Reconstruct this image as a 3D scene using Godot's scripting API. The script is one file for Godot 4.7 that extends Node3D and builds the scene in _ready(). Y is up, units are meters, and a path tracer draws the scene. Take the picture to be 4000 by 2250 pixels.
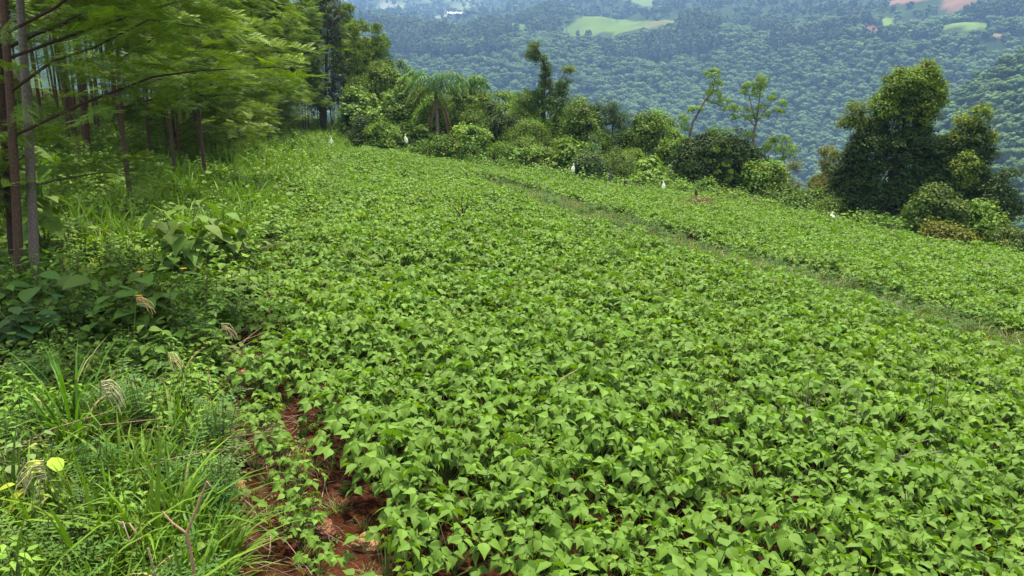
extends Node3D
# A bean field on a hillside above a wooded valley, seen from a low drone.  x right, -z ahead ("f" = -z), y up.

class MB:
	var v := PackedVector3Array()
	var n := PackedVector3Array()
	var c := PackedColorArray()
	func tri(p: Vector3, q: Vector3, r: Vector3, col: Color) -> void:
		var nn := (r - p).cross(q - p).normalized()
		v.append(p); v.append(q); v.append(r)
		n.append(nn); n.append(nn); n.append(nn)
		c.append(col); c.append(col); c.append(col)
	func tri_up(p: Vector3, q: Vector3, r: Vector3, up: Vector3, col: Color) -> void:
		if (r - p).cross(q - p).dot(up) < 0.0:
			tri(p, r, q, col)
		else:
			tri(p, q, r, col)
	func quad_up(p: Vector3, q: Vector3, r: Vector3, s: Vector3, up: Vector3, col: Color) -> void:
		tri_up(p, q, r, up, col)
		tri_up(p, r, s, up, col)
	func smooth(p: Vector3, q: Vector3, r: Vector3, a: Vector3, b: Vector3, d: Vector3, col: Color) -> void:
		if (r - p).cross(q - p).dot(a + b + d) < 0.0:
			v.append(p); v.append(r); v.append(q)
			n.append(a); n.append(d); n.append(b)
		else:
			v.append(p); v.append(q); v.append(r)
			n.append(a); n.append(b); n.append(d)
		c.append(col); c.append(col); c.append(col)
	func tube(pts: Array, r0: float, r1: float, sides: int, col: Color, cap := true) -> void:
		var m := pts.size()
		var rings := []
		var ups := []
		for i in m:
			var d: Vector3 = (pts[mini(i + 1, m - 1)] - pts[maxi(i - 1, 0)]).normalized()
			var a := d.cross(Vector3(0.31, 0.2, 0.93)).normalized()
			var b := d.cross(a)
			var rad := lerpf(r0, r1, float(i) / maxf(1.0, m - 1))
			var ring := []
			var un := []
			for k in sides:
				var t := TAU * k / sides
				var o: Vector3 = a * cos(t) + b * sin(t)
				un.append(o)
				ring.append(pts[i] + o * rad)
			rings.append(ring)
			ups.append(un)
		for i in m - 1:
			for k in sides:
				var l := (k + 1) % sides
				smooth(rings[i][k], rings[i + 1][k], rings[i + 1][l], ups[i][k], ups[i + 1][k], ups[i + 1][l], col)
				smooth(rings[i][k], rings[i + 1][l], rings[i][l], ups[i][k], ups[i + 1][l], ups[i][l], col)
		if cap:
			var e: Vector3 = (pts[m - 1] - pts[m - 2]).normalized()
			for k in range(1, sides - 1):
				tri_up(rings[m - 1][0], rings[m - 1][k], rings[m - 1][k + 1], e, col)
	# a leaf: prof lists half widths (share of w) at even steps from the base to the tip
	func leaf(at: Vector3, dir: Vector3, up: Vector3, l: float, w: float, fold: float, droop: float, col: Color, prof: Array) -> void:
		var side := dir.cross(up).normalized()
		var u := side.cross(dir).normalized()
		var m := prof.size()
		var pm := at
		var pe := 0.0
		for i in m:
			var t := float(i) / (m - 1)
			var p := at + dir * (l * t) - u * (droop * l * t * t)
			var e: float = prof[i] * w
			if i > 0:
				for s in [-1.0, 1.0]:
					var a: Vector3 = pm + side * (s * pe) + u * (fold * pe)
					var b: Vector3 = p + side * (s * e) + u * (fold * e)
					if pe > 0.0:
						tri_up(pm, a, b if e > 0.0 else p, u, col)
					if e > 0.0:
						tri_up(pm, b, p, u, col)
			pm = p
			pe = e
	func add(o: MB, t: Transform3D, tint := Color.WHITE) -> void:
		var nb := t.basis.orthonormalized()
		for i in o.v.size():
			v.append(t * o.v[i])
			n.append(nb * o.n[i])
			c.append(o.c[i] * tint)
	func mesh(m: Material) -> ArrayMesh:
		var a := []
		a.resize(Mesh.ARRAY_MAX)
		a[Mesh.ARRAY_VERTEX] = v
		a[Mesh.ARRAY_NORMAL] = n
		a[Mesh.ARRAY_COLOR] = c
		var am := ArrayMesh.new()
		am.add_surface_from_arrays(Mesh.PRIMITIVE_TRIANGLES, a)
		am.surface_set_material(0, m)
		return am

const UP := Vector3.UP
const OVATE := [0.0, 0.72, 1.0, 0.8, 0.38, 0.0]
const ROUND := [0.35, 0.95, 1.0, 0.85, 0.5, 0.0]
const LANCE := [0.0, 1.0, 0.55, 0.0]
const DIAMOND := [0.0, 1.0, 0.0]
var names := {}
var rng := RandomNumberGenerator.new()
var wob := FastNoiseLite.new()
var fine := FastNoiseLite.new()
var leaf_mat: StandardMaterial3D
var bean_mat: StandardMaterial3D
var grass_mat: StandardMaterial3D
var bark_mat: StandardMaterial3D
var dry_mat: StandardMaterial3D
var far_mat: StandardMaterial3D
var rock_mat: StandardMaterial3D
var clump := {}
var spray: ArrayMesh
var spray_young: ArrayMesh

func rr(a: float, b: float) -> float:
	return rng.randf_range(a, b)

func numbered(s: String) -> String:
	var k: int = names.get(s, 0)
	names[s] = k + 1
	return s if k == 0 else "%s_%03d" % [s, k]

func tag(o: Node3D, label: String, category: String, group := "", kind := "") -> Node3D:
	o.set_meta("label", label)
	o.set_meta("category", category)
	if group: o.set_meta("group", group)
	if kind: o.set_meta("kind", kind)
	return o

func thing(called: String, label: String, category: String, at: Vector3, group := "") -> Node3D:
	var o := Node3D.new()
	o.name = numbered(called)
	add_child(o)
	o.position = at
	return tag(o, label, category, group)

func part(parent: Node, called: String, m: Mesh, t := Transform3D()) -> MeshInstance3D:
	var o := MeshInstance3D.new()
	o.mesh = m
	o.name = called
	o.transform = t
	parent.add_child(o, true)
	return o

func top(called: String, m: Mesh, at: Vector3, label: String, category: String, group := "", kind := "") -> MeshInstance3D:
	var o := MeshInstance3D.new()
	o.mesh = m
	o.name = numbered(called)
	add_child(o)
	o.position = at
	tag(o, label, category, group, kind)
	return o

func many(parent: Node, called: String, m: Mesh, ts: Array, cols: Array) -> MultiMeshInstance3D:
	var mm := MultiMesh.new()
	mm.transform_format = MultiMesh.TRANSFORM_3D
	mm.use_colors = true
	mm.mesh = m
	mm.instance_count = ts.size()
	for i in ts.size():
		mm.set_instance_transform(i, ts[i])
		mm.set_instance_color(i, cols[i])
	var o := MultiMeshInstance3D.new()
	o.multimesh = mm
	o.name = called
	parent.add_child(o, true)
	return o

func aim(dir: Vector3, up: Vector3, s := 1.0) -> Basis:
	var z := dir.normalized()
	var x := up.cross(z)
	if x.length() < 0.01: x = Vector3.RIGHT.cross(z)
	x = x.normalized()
	return Basis(x * s, z.cross(x) * s, z * s)

func stand(up: Vector3, spin: float, s := 1.0) -> Basis:
	var y := up.normalized()
	var x := y.cross(Vector3(sin(spin), 0.11, cos(spin))).normalized()
	return Basis(x * s, y * s, x.cross(y) * s)

# ------------------------------------------------------------------ the lie of the land
func pl(x: float, pts: Array) -> float:          # piecewise linear through Vector2s
	if x <= pts[0].x: return pts[0].y
	for i in range(1, pts.size()):
		if x <= pts[i].x:
			return lerpf(pts[i - 1].y, pts[i].y, (x - pts[i - 1].x) / (pts[i].x - pts[i - 1].x))
	return pts[-1].y

var edge_far := [Vector2(-30, 92), Vector2(-19, 86), Vector2(-14, 68), Vector2(-11.5, 52), Vector2(-9, 46), Vector2(-6.8, 46), Vector2(-3, 43.6), Vector2(0, 42), Vector2(3.6, 40.8), Vector2(8.5, 40.8), Vector2(13.5, 40.6), Vector2(15.8, 36), Vector2(18, 32.4), Vector2(22, 30), Vector2(30, 24), Vector2(45, 12), Vector2(60, -5)]
var drop_edge := [Vector2(-30, 96), Vector2(-19, 94), Vector2(-12, 80), Vector2(-6, 72), Vector2(-1, 66), Vector2(4, 57), Vector2(8, 52), Vector2(13, 47), Vector2(16, 42), Vector2(18, 38), Vector2(22, 36), Vector2(30, 30), Vector2(45, 18), Vector2(60, 0)]
var edge_left := [Vector2(-6, 1.5), Vector2(3, -1.4), Vector2(4.3, -1.75), Vector2(5.5, -2.3), Vector2(6.3, -2.8), Vector2(7.6, -3.2), Vector2(8.9, -3.7), Vector2(11.3, -4.4), Vector2(14.2, -4.9), Vector2(20.5, -5.8), Vector2(29.4, -7.4), Vector2(41, -10)]
var strip_line := [Vector2(-4, 19.5), Vector2(5, 14.9), Vector2(12.9, 9.9), Vector2(14.4, 9.0), Vector2(16.6, 7.7), Vector2(19.8, 5.7), Vector2(23.5, 3.6), Vector2(28.4, 1.6), Vector2(32.7, -0.7), Vector2(36, -2.2), Vector2(44, -5.5)]
var wood_edge := [Vector2(0, -7.5), Vector2(9, -7.0), Vector2(12, -8.6), Vector2(15, -9.6), Vector2(18, -10.0), Vector2(24, -10.6), Vector2(30, -12.2), Vector2(45, -15.0), Vector2(60, -17.0), Vector2(85, -19.0)]
var right_hill := [Vector2(300, -140), Vector2(760, -98), Vector2(840, -84), Vector2(1200, 132), Vector2(1300, 160), Vector2(1500, 206), Vector2(1800, 276), Vector2(2350, 405), Vector2(2800, 500)]
var left_hill := [Vector2(300, -140), Vector2(760, -98), Vector2(840, -84), Vector2(1200, 132), Vector2(1300, 152), Vector2(1600, 208), Vector2(2300, 336), Vector2(2800, 500)]
var spur_crest := [Vector2(18, -110), Vector2(22, -58), Vector2(27, -8), Vector2(30.4, 19), Vector2(33, 40), Vector2(36, 61), Vector2(42, 100), Vector2(55, 120)]

func far_h(az: float, r: float) -> float:
	var h := lerpf(pl(r, left_hill), pl(r, right_hill), clampf((az + 4.0) / 6.0, 0.0, 1.0))
	var px := sin(deg_to_rad(az)) * r
	var pz := cos(deg_to_rad(az)) * r
	var k := clampf((r - 350.0) / 300.0, 0.0, 1.0)
	h += (wob.get_noise_2d(px * 0.16, pz * 0.16) * 26.0 + wob.get_noise_2d(px * 0.5 + 90.0, pz * 0.5) * 8.0) * k
	if az > 16.0 and az < 70.0:
		var cr := pl(az, spur_crest) + wob.get_noise_2d(az * 9.0, 3.0) * 3.0
		h = maxf(h, cr - absf(r - 640.0) * 0.5)
	return h

func ground(x: float, f: float) -> float:
	var r := sqrt(x * x + f * f)
	var h := -0.121 * clampf(x, -60.0, 300.0) + 0.007 * clampf(f, -80.0, 200.0)
	if r < 320.0:
		var d := f - pl(x, drop_edge)
		if d > 0.0:
			h -= 0.62 * d * d / (d + 5.0)
		h += wob.get_noise_2d(x * 6.0, f * 6.0) * 0.12 * clampf(r / 12.0, 0.2, 1.0)
	if r > 200.0:
		var k := clampf((r - 200.0) / 110.0, 0.0, 1.0)
		var az := rad_to_deg(atan2(x, f))
		h = lerpf(h, far_h(clampf(az, -75.0, 75.0), r) * (1.0 if absf(az) < 75.0 else lerpf(1.0, 0.25, clampf((absf(az) - 75.0) / 40.0, 0.0, 1.0))), k)
	return h

func at(x: float, f: float, lift := 0.0) -> Vector3:
	return Vector3(x, ground(x, f) + lift, -f)

# clearings on the far slopes: azimuth, distance, half azimuth, half distance, colour
var clearings := [
	[7.6, 1420.0, 2.6, 115.0, Color(0.17, 0.27, 0.05)], [10.6, 1375.0, 2.9, 70.0, Color(0.2, 0.22, 0.08)], [5.2, 1340.0, 1.7, 60.0, Color(0.15, 0.24, 0.06)], [7.6, 1520.0, 1.0, 60.0, Color(0.2, 0.3, 0.06)], [9.7, 1870.0, 1.3, 60.0, Color(0.2, 0.28, 0.09)],
	[28.6, 1560.0, 2.6, 120.0, Color(0.3, 0.17, 0.11)], [30.9, 1450.0, 1.3, 70.0, Color(0.29, 0.17, 0.11)], [25.9, 1260.0, 1.0, 26.0, Color(0.3, 0.13, 0.08)], [26.7, 1330.0, 0.5, 50.0, Color(0.2, 0.32, 0.06)], [28.2, 1270.0, 0.7, 26.0, Color(0.22, 0.3, 0.06)],
	[31.4, 1215.0, 1.6, 26.0, Color(0.2, 0.3, 0.08)], [33.0, 1170.0, 0.9, 18.0, Color(0.3, 0.24, 0.12)], [0.4, 1340.0, 0.9, 40.0, Color(0.14, 0.25, 0.06)], [-3.4, 2250.0, 1.6, 70.0, Color(0.25, 0.3, 0.15)], [-9.4, 2350.0, 1.2, 90.0, Color(0.3, 0.32, 0.2)],
	[23.4, 1800.0, 1.8, 60.0, Color(0.3, 0.32, 0.14)], [-4.6, 2010.0, 1.6, 50.0, Color(0.3, 0.33, 0.16)], [-7.4, 1540.0, 1.3, 45.0, Color(0.28, 0.32, 0.14)], [6.8, 2050.0, 1.6, 80.0, Color(0.34, 0.3, 0.2)], [35.6, 1180.0, 0.9, 30.0, Color(0.2, 0.27, 0.09)]]

func clearing(az: float, r: float, grow := 1.0) -> int:
	for i in clearings.size():
		var q: Array = clearings[i]
		var a: float = (az - q[0]) / (q[2] * grow)
		var b: float = (r - q[1]) / (q[3] * grow)
		var e := wob.get_noise_2d(az * 60.0, r * 0.9) * 0.5
		if a * a + b * b < 1.0 + e:
			return i
	return -1

func in_field(x: float, f: float) -> float:       # metres inside the bean field, negative outside
	var a := x - pl(f, edge_left)
	var b := (pl(x, edge_far) - f) * 0.85
	return minf(minf(a, b), minf(f + 3.0, 40.0 - x))

func strip_off(x: float, f: float) -> float:      # metres across the weedy terrace edge
	return (x - pl(f, strip_line)) * 0.86

# ------------------------------------------------------------------ materials
func noise_tex(freq: float, a: Color, b: Color, seed_: int, size := 256) -> ImageTexture:
	var nz := FastNoiseLite.new()
	nz.seed = seed_
	nz.frequency = freq
	nz.fractal_octaves = 5
	var im := nz.get_seamless_image(size, size)
	im.convert(Image.FORMAT_RGB8)
	for y in size:
		for x in size:
			im.set_pixel(x, y, a.lerp(b, im.get_pixel(x, y).r))
	return ImageTexture.create_from_image(im)

func foliage(back: Color, rough: float, spec := 0.5) -> StandardMaterial3D:
	var m := StandardMaterial3D.new()
	m.vertex_color_use_as_albedo = true
	m.roughness = rough
	m.metallic_specular = spec
	m.cull_mode = BaseMaterial3D.CULL_DISABLED
	m.backlight_enabled = true
	m.backlight = back
	return m

func solid(tex: Texture2D, sc: float, bump: Texture2D, bump_cm: float, rough: float) -> StandardMaterial3D:
	var m := StandardMaterial3D.new()
	m.vertex_color_use_as_albedo = true
	m.roughness = rough
	m.metallic_specular = 0.3
	m.albedo_texture = tex
	m.uv1_triplanar = true
	m.uv1_scale = Vector3.ONE * sc
	if bump:
		m.heightmap_enabled = true
		m.heightmap_texture = bump
		m.heightmap_scale = bump_cm
	return m

func make_materials() -> void:
	bean_mat = foliage(Color(0.84, 0.88, 0.24), 0.6, 0.3)
	leaf_mat = foliage(Color(0.78, 0.82, 0.26), 0.6, 0.25)
	grass_mat = foliage(Color(0.8, 0.85, 0.26), 0.55, 0.28)
	var grain := noise_tex(0.03, Color(0.55, 0.55, 0.55), Color(1, 1, 1), 5)
	var rough_bump := noise_tex(0.04, Color.BLACK, Color.WHITE, 9)
	bark_mat = solid(grain, 5.0, rough_bump, 1.2, 0.9)
	bark_mat.uv1_scale = Vector3(9, 2.5, 9)
	dry_mat = solid(grain, 8.0, null, 0.0, 0.85)
	rock_mat = solid(grain, 3.0, rough_bump, 3.0, 0.95)
	far_mat = StandardMaterial3D.new()
	far_mat.vertex_color_use_as_albedo = true
	far_mat.roughness = 0.9
	far_mat.metallic_specular = 0.2

# ------------------------------------------------------------------ terrain
func build_ground() -> void:
	var rings := [0.25]
	var r := 0.5
	while r < 2800.0:
		rings.append(r)
		if r < 300.0: r *= 1.045
		elif r < 760.0: r *= 1.03
		elif r < 1260.0: r += 11.0
		elif r < 2300.0: r += 20.0
		else: r *= 1.05
	var azs := []
	var a := -180.0
	while a < 180.0:
		azs.append(a)
		a += 0.35 if a > -47.0 and a < 47.0 else 3.5
	var na := azs.size()
	var v := PackedVector3Array()
	var c := PackedColorArray()
	for q in rings:
		for az in azs:
			var x: float = sin(deg_to_rad(az)) * q
			var f: float = cos(deg_to_rad(az)) * q
			var y := ground(x, f)
			var col: Color
			if q < 260.0:
				var inside := in_field(x, f)
				var nn := fine.get_noise_2d(x * 20.0, f * 20.0)
				if inside > -0.5:
					y += fine.get_noise_2d(x * 60.0, f * 60.0) * 0.05
				var soil := Color(0.062, 0.023, 0.013) * (1.0 + 0.5 * nn)
				var litter := Color(0.075, 0.05, 0.026) * (1.0 + 0.6 * nn)
				col = litter.lerp(soil, clampf(inside * 0.8 + 0.9, 0.0, 1.0))
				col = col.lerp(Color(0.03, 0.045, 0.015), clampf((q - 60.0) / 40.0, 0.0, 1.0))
			else:
				var k := clearing(az, q)
				col = clearings[k][4] * 0.62 if k >= 0 else Color(0.035, 0.06, 0.02)
				col = col * (1.0 + 0.35 * wob.get_noise_2d(x * 0.8, f * 0.8))
				if q > 2300.0 and k < 0:
					col = col.lerp(Color(0.16, 0.2, 0.08), clampf(wob.get_noise_2d(x * 0.25, f * 0.25) * 2.0 + 0.2, 0.0, 1.0))
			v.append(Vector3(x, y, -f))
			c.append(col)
	var ix := PackedInt32Array()
	for i in rings.size() - 1:
		for k in na:
			var l := (k + 1) % na
			var p := i * na + k
			var q := i * na + l
			var s := (i + 1) * na + k
			var t := (i + 1) * na + l
			ix.append_array([p, s, t, p, t, q])
	var nn := PackedVector3Array()
	var nr := rings.size()
	for i in nr:
		for k in na:
			var u := v[mini(i + 1, nr - 1) * na + k] - v[maxi(i - 1, 0) * na + k]
			var w := v[i * na + (k + 1) % na] - v[i * na + (k + na - 1) % na]
			var n := w.cross(u)
			nn.append((n if n.y > 0.0 else -n).normalized())
	var arr := []
	arr.resize(Mesh.ARRAY_MAX)
	arr[Mesh.ARRAY_VERTEX] = v
	arr[Mesh.ARRAY_NORMAL] = nn
	arr[Mesh.ARRAY_COLOR] = c
	arr[Mesh.ARRAY_INDEX] = ix
	var am := ArrayMesh.new()
	am.add_surface_from_arrays(Mesh.PRIMITIVE_TRIANGLES, arr)
	var m := solid(noise_tex(0.02, Color(0.6, 0.6, 0.6), Color.WHITE, 21, 512), 0.7, noise_tex(0.05, Color.BLACK, Color.WHITE, 22, 512), 4.0, 1.0)
	m.metallic_specular = 0.1
	am.surface_set_material(0, m)
	var o := top("ground", am, Vector3.ZERO, "red earth hillside falling to a valley with wooded slopes beyond", "ground", "", "structure")
	o.position.y = 0.0

# ------------------------------------------------------------------ leaf clumps and sprays
func clump_of(kind: String) -> ArrayMesh:
	if clump.has(kind): return clump[kind]
	var b := MB.new()
	var g := {"broad": [34, 0.13, 0.42, OVATE, 0.42, 0.3], "fine": [46, 0.085, 0.4, DIAMOND, 0.42, 0.2], "long": [40, 0.2, 0.2, LANCE, 0.46, 0.7], "big": [20, 0.22, 0.45, OVATE, 0.45, 0.35], "vine": [40, 0.12, 0.48, OVATE, 0.44, 0.5]}
	var q: Array = g[kind]
	for i in int(q[0]):
		var d := Vector3(rr(-1, 1), rr(-0.35, 1), rr(-1, 1)).normalized()
		var p: Vector3 = d * q[4] * rr(0.3, 1.0)
		p.y *= 0.75
		var out := Vector3(d.x, rr(-0.7, 0.35), d.z).normalized()
		if kind == "long": out = Vector3(d.x * 0.6, rr(-1.0, 0.1), d.z * 0.6).normalized()
		var upv := Vector3(d.x * 0.5 + rr(-0.4, 0.4), 1.0, d.z * 0.5 + rr(-0.4, 0.4))
		var l: float = q[1] * rr(0.7, 1.25)
		var k := rr(0.75, 1.25)
		b.leaf(p, out, upv, l, l * q[2], rr(0.1, 0.4), rr(0.1, q[5]), Color(k * rr(0.9, 1.1), k, k * rr(0.8, 1.1)), q[3])
	for i in 5:
		b.tube([Vector3(0, -0.35, 0), Vector3(rr(-0.2, 0.2), 0.0, rr(-0.2, 0.2)), Vector3(rr(-0.35, 0.35), rr(0.0, 0.25), rr(-0.35, 0.35))], 0.012, 0.004, 3, Color(0.9, 0.6, 0.5), false)
	clump[kind] = b.mesh(leaf_mat)
	return clump[kind]

func ball_mesh() -> ArrayMesh:      # rosette of drooping leaflets at the end of a branch
	var b := MB.new()
	for i in 80:
		var h := 1.0 - pow(rng.randf(), 1.0) * 0.95
		var a := rr(0, TAU)
		var rad := sqrt(1.0 - h * h)
		var d := Vector3(cos(a) * rad, h, sin(a) * rad)
		var k := rr(0.8, 1.2)
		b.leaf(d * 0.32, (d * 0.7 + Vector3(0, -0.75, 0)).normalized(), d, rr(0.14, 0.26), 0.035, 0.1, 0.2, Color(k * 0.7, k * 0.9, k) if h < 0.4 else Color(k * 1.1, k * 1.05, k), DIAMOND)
	b.tube([Vector3(0, -0.5, 0), Vector3(0, 0.2, 0)], 0.02, 0.01, 4, Color(0.6, 0.5, 0.5), false)
	return b.mesh(leaf_mat)

func frond(b: MB, p: Vector3, dir: Vector3, up: Vector3, l: float, pairs: int, wid: float, col: Color, tips := 0.3) -> void:
	var side := dir.cross(up).normalized()
	var u := side.cross(dir).normalized()
	var q := p + dir * l - u * l * 0.22
	b.tri_up(p - side * 0.003, p + side * 0.003, q, u, col * 0.8)
	for i in pairs:
		var t := (i + 0.8) / (pairs + 0.4)
		var c0 := p + dir * (l * t) - u * (l * 0.22 * t * t)
		var w := l * tips * (0.55 + 0.9 * t) * (1.0 - 0.75 * t * t)
		for s in [-1.0, 1.0]:
			var d: Vector3 = (side * s * 0.85 + dir * 0.5 - u * 0.22).normalized()
			var e: Vector3 = dir * wid
			var mid: Vector3 = c0 + d * w * 0.5
			b.quad_up(c0, mid + e, c0 + d * w, mid - e, u, col)

func make_sprays() -> void:
	for young in 2:
		var b := MB.new()
		var tw := [Vector3.ZERO, Vector3(0.02, 0.03, 0.3), Vector3(-0.01, 0.02, 0.6), Vector3(0, -0.05, 0.9)]
		b.tube(tw, 0.008, 0.003, 3, Color(0.8, 0.55, 0.4), false)
		for i in 16:
			var t := (i + 0.6) / 16.0
			var p := Vector3(0, 0.03 * sin(t * 3.0) - 0.03 * t, 0.9 * t)
			var s := -1.0 if i % 2 == 0 else 1.0
			var d := Vector3(s * rr(0.6, 1.0), rr(-0.25, 0.3) + (0.35 if young == 1 else 0.0), rr(0.35, 0.9)).normalized()
			var k := rr(0.78, 1.2)
			frond(b, p, d, Vector3(rr(-0.3, 0.3), 1, rr(-0.3, 0.3)), rr(0.24, 0.4), 8, 0.014, Color(k, k, k * rr(0.85, 1.1)))
		if young == 1: spray_young = b.mesh(leaf_mat)
		else: spray = b.mesh(leaf_mat)

# ------------------------------------------------------------------ crowns, shrubs and trees
# lobes: [centre, radii] pairs relative to the base
func crown_of(parent: Node, kind: String, lobes: Array, col: Color, density := 1.0, size := 1.0, called := "crown", up_bias := 0.55) -> void:
	var ts := []
	var cs := []
	for i in lobes.size():
		var ce: Vector3 = lobes[i][0]
		var ra: Vector3 = lobes[i][1]
		var area := 4.0 * PI * pow((pow(ra.x * ra.y, 1.6) + pow(ra.x * ra.z, 1.6) + pow(ra.y * ra.z, 1.6)) / 3.0, 1.0 / 1.6)
		var count := int(area * 5.2 * density / (size * size)) + 5
		var lk := rr(0.82, 1.18)
		for k in count:
			var d := Vector3(rr(-1, 1), rr(-0.75, 1), rr(-1, 1))
			if d.length() > 1.0 or d.length() < 0.05: continue
			d = d.normalized()
			var p: Vector3 = ce + d * ra * (rr(0.62, 1.02) if rng.randf() < 0.93 else rr(1.0, 1.2))
			var hidden := false
			for j in lobes.size():
				if j != i and ((p - lobes[j][0]) / lobes[j][1]).length() < 0.6:
					hidden = true
					break
			if hidden or p.y < 0.05: continue
			ts.append(Transform3D(stand(d * (1.0 - up_bias) + UP * up_bias + Vector3(rr(-0.3, 0.3), 0, rr(-0.3, 0.3)), rr(0, TAU), size * rr(0.7, 1.25)), p))
			var q := lk * rr(0.75, 1.25)
			var yel := rr(-0.12, 0.2)
			cs.append(Color(col.r * q * (1.0 + yel), col.g * q, col.b * q))
	var o := many(parent, called, clump_of(kind), ts, cs)
	o.set_meta("kind", "stuff")

func trunk_to(parent: Node, ends: Array, r: float, col: Color, called := "stem") -> void:
	for e in ends:
		var b := MB.new()
		var m: Vector3 = e * 0.5 + Vector3(rr(-0.2, 0.2), 0.1, rr(-0.2, 0.2))
		b.tube([Vector3(0, -0.3, 0), m, e], r, r * 0.4, 5, col)
		part(parent, called, b.mesh(bark_mat))

# a bush of several lobes; y_top is the height of its top in the world
func bush(called: String, label: String, category: String, x: float, f: float, y_top: float, rad: float, kind: String, col: Color, size := 1.0, group := "", density := 1.0) -> Node3D:
	var base := at(x, f, -0.15)
	var h := maxf(y_top - base.y, 0.8)
	var t := thing(called, label, category, base, group)
	var lobes := []
	var lo := maxf(0.0, h - rad * 6.0)          # tall narrow ones keep their lobes towards the top
	var n := 5 + int(minf(6.0, h))
	lobes.append([Vector3(0, lo + (h - lo) * 0.48, 0), Vector3(rad * 0.72, (h - lo) * 0.46, rad * 0.72)])
	for i in n:
		var a := TAU * (i + rr(-0.3, 0.3)) / n
		var yy := rr(0.22, 0.8)
		var off := rad * (0.62 if yy < 0.6 else 0.4) * rr(0.8, 1.15)
		var s := rad * rr(0.34, 0.55)
		lobes.append([Vector3(cos(a) * off, lo + (h - lo) * yy, sin(a) * off), Vector3(s, s * rr(0.75, 1.05), s)])
	var st := rad * rr(0.36, 0.48)
	lobes.append([Vector3(rr(-0.2, 0.2) * rad, h - st * 0.8, rr(-0.2, 0.2) * rad), Vector3(st, st * 0.8, st)])
	trunk_to(t, [Vector3(rad * 0.3, h * 0.6, 0.1), Vector3(-rad * 0.35, h * 0.55, -0.1), Vector3(0.05, h * 0.7, rad * 0.2)], 0.05 + 0.012 * h, Color(0.1, 0.075, 0.05))
	crown_of(t, kind, lobes, col, density, size)
	return t

# a wattle: a thin trunk, rising limbs and feathery sprays
func wattle(called: String, label: String, x: float, f: float, h: float, r: float, lean: Vector2, limbs: Array, per: int, size: float, col: Color, bark: Color, group := "", single := false, young := 0.3) -> Node3D:
	var t := thing(called, label, "tree", at(x, f, -0.1), group)
	var pts := []
	var n := 8
	for i in n + 1:
		var k := float(i) / n
		pts.append(Vector3(lean.x * h * k + sin(k * 5.0 + x) * 0.06, h * k, -lean.y * h * k + cos(k * 4.0 + f) * 0.06))
	var tb := MB.new()
	tb.tube(pts, r, r * 0.25, 7, bark)
	var ts := [[], []]
	var cs := [[], []]
	var lb := tb
	for q in limbs:           # height, bearing (0 = right, 90 = ahead), length, rise
		var k: float = clampf(q[0] / h, 0.0, 1.0) * n
		var i0 := mini(int(k), n - 1)
		var p: Vector3 = pts[i0].lerp(pts[i0 + 1], k - i0)
		var a := deg_to_rad(q[1])
		var d := Vector3(cos(a), 0, -sin(a))
		var l: float = q[2]
		var line := []
		for i in 5:
			var s := i / 4.0
			line.append(p + d * (l * s) + UP * (l * (q[3] * s - q[3] * 0.28 * s * s * s)) + Vector3(rr(-1, 1), rr(-1, 1), rr(-1, 1)) * 0.09 * l * s)
		if not single: lb = MB.new()
		lb.tube(line, maxf(0.01, r * 0.36 * minf(1.0, l / 2.0)), 0.005, 5, bark * 0.6)
		if not single: part(t, "branch", lb.mesh(bark_mat))
		var cnt := int(per * (0.4 + l / 3.0))
		for j in cnt:
			var s := 0.12 + 0.9 * pow(rng.randf(), 0.8)
			var e: Vector3 = line[mini(int(s * 4.0), 3)].lerp(line[mini(int(s * 4.0), 3) + 1], s * 4.0 - mini(int(s * 4.0), 3))
			e += Vector3(rr(-0.3, 0.3), rr(-0.22, 0.4), rr(-0.3, 0.3)) * (0.35 + 0.3 * l) * (1.2 - 0.5 * s)
			var sd := (d * rr(0.3, 1.0) + Vector3(rr(-0.9, 0.9), rr(-0.35, 0.3), rr(-0.9, 0.9))).normalized()
			var y := 1 if rng.randf() < young * (0.4 + s) else 0
			ts[y].append(Transform3D(aim(sd, UP + Vector3(rr(-0.35, 0.35), 0, rr(-0.35, 0.35)), size * rr(0.7, 1.2)), e))
			var g := rr(0.75, 1.25)
			cs[y].append(Color(col.r * g * (1.5 if y else 1.0), col.g * g * (1.3 if y else 1.0), col.b * g))
	part(t, "trunk", tb.mesh(bark_mat))
	for y in 2:
		if ts[y].size():
			many(t, "crown" if y == 0 else "young_shoots", spray if y == 0 else spray_young, ts[y], cs[y]).set_meta("kind", "stuff")
	return t

func limbs_of(h: float, from: float, n: int, l: float, bias := 0.0) -> Array:
	var o := []
	for i in n:
		var k := (i + rr(0.0, 0.8)) / n
		var a := rr(0, 360) if rng.randf() > bias else rr(-75, 65)
		o.append([lerpf(from, h * 0.97, k), a, l * (1.0 - 0.55 * k) * rr(0.75, 1.2), rr(0.15, 0.6) + 0.5 * k])
	return o

# ------------------------------------------------------------------ beans
var bean_leaf := []
var bean_set := []

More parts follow.
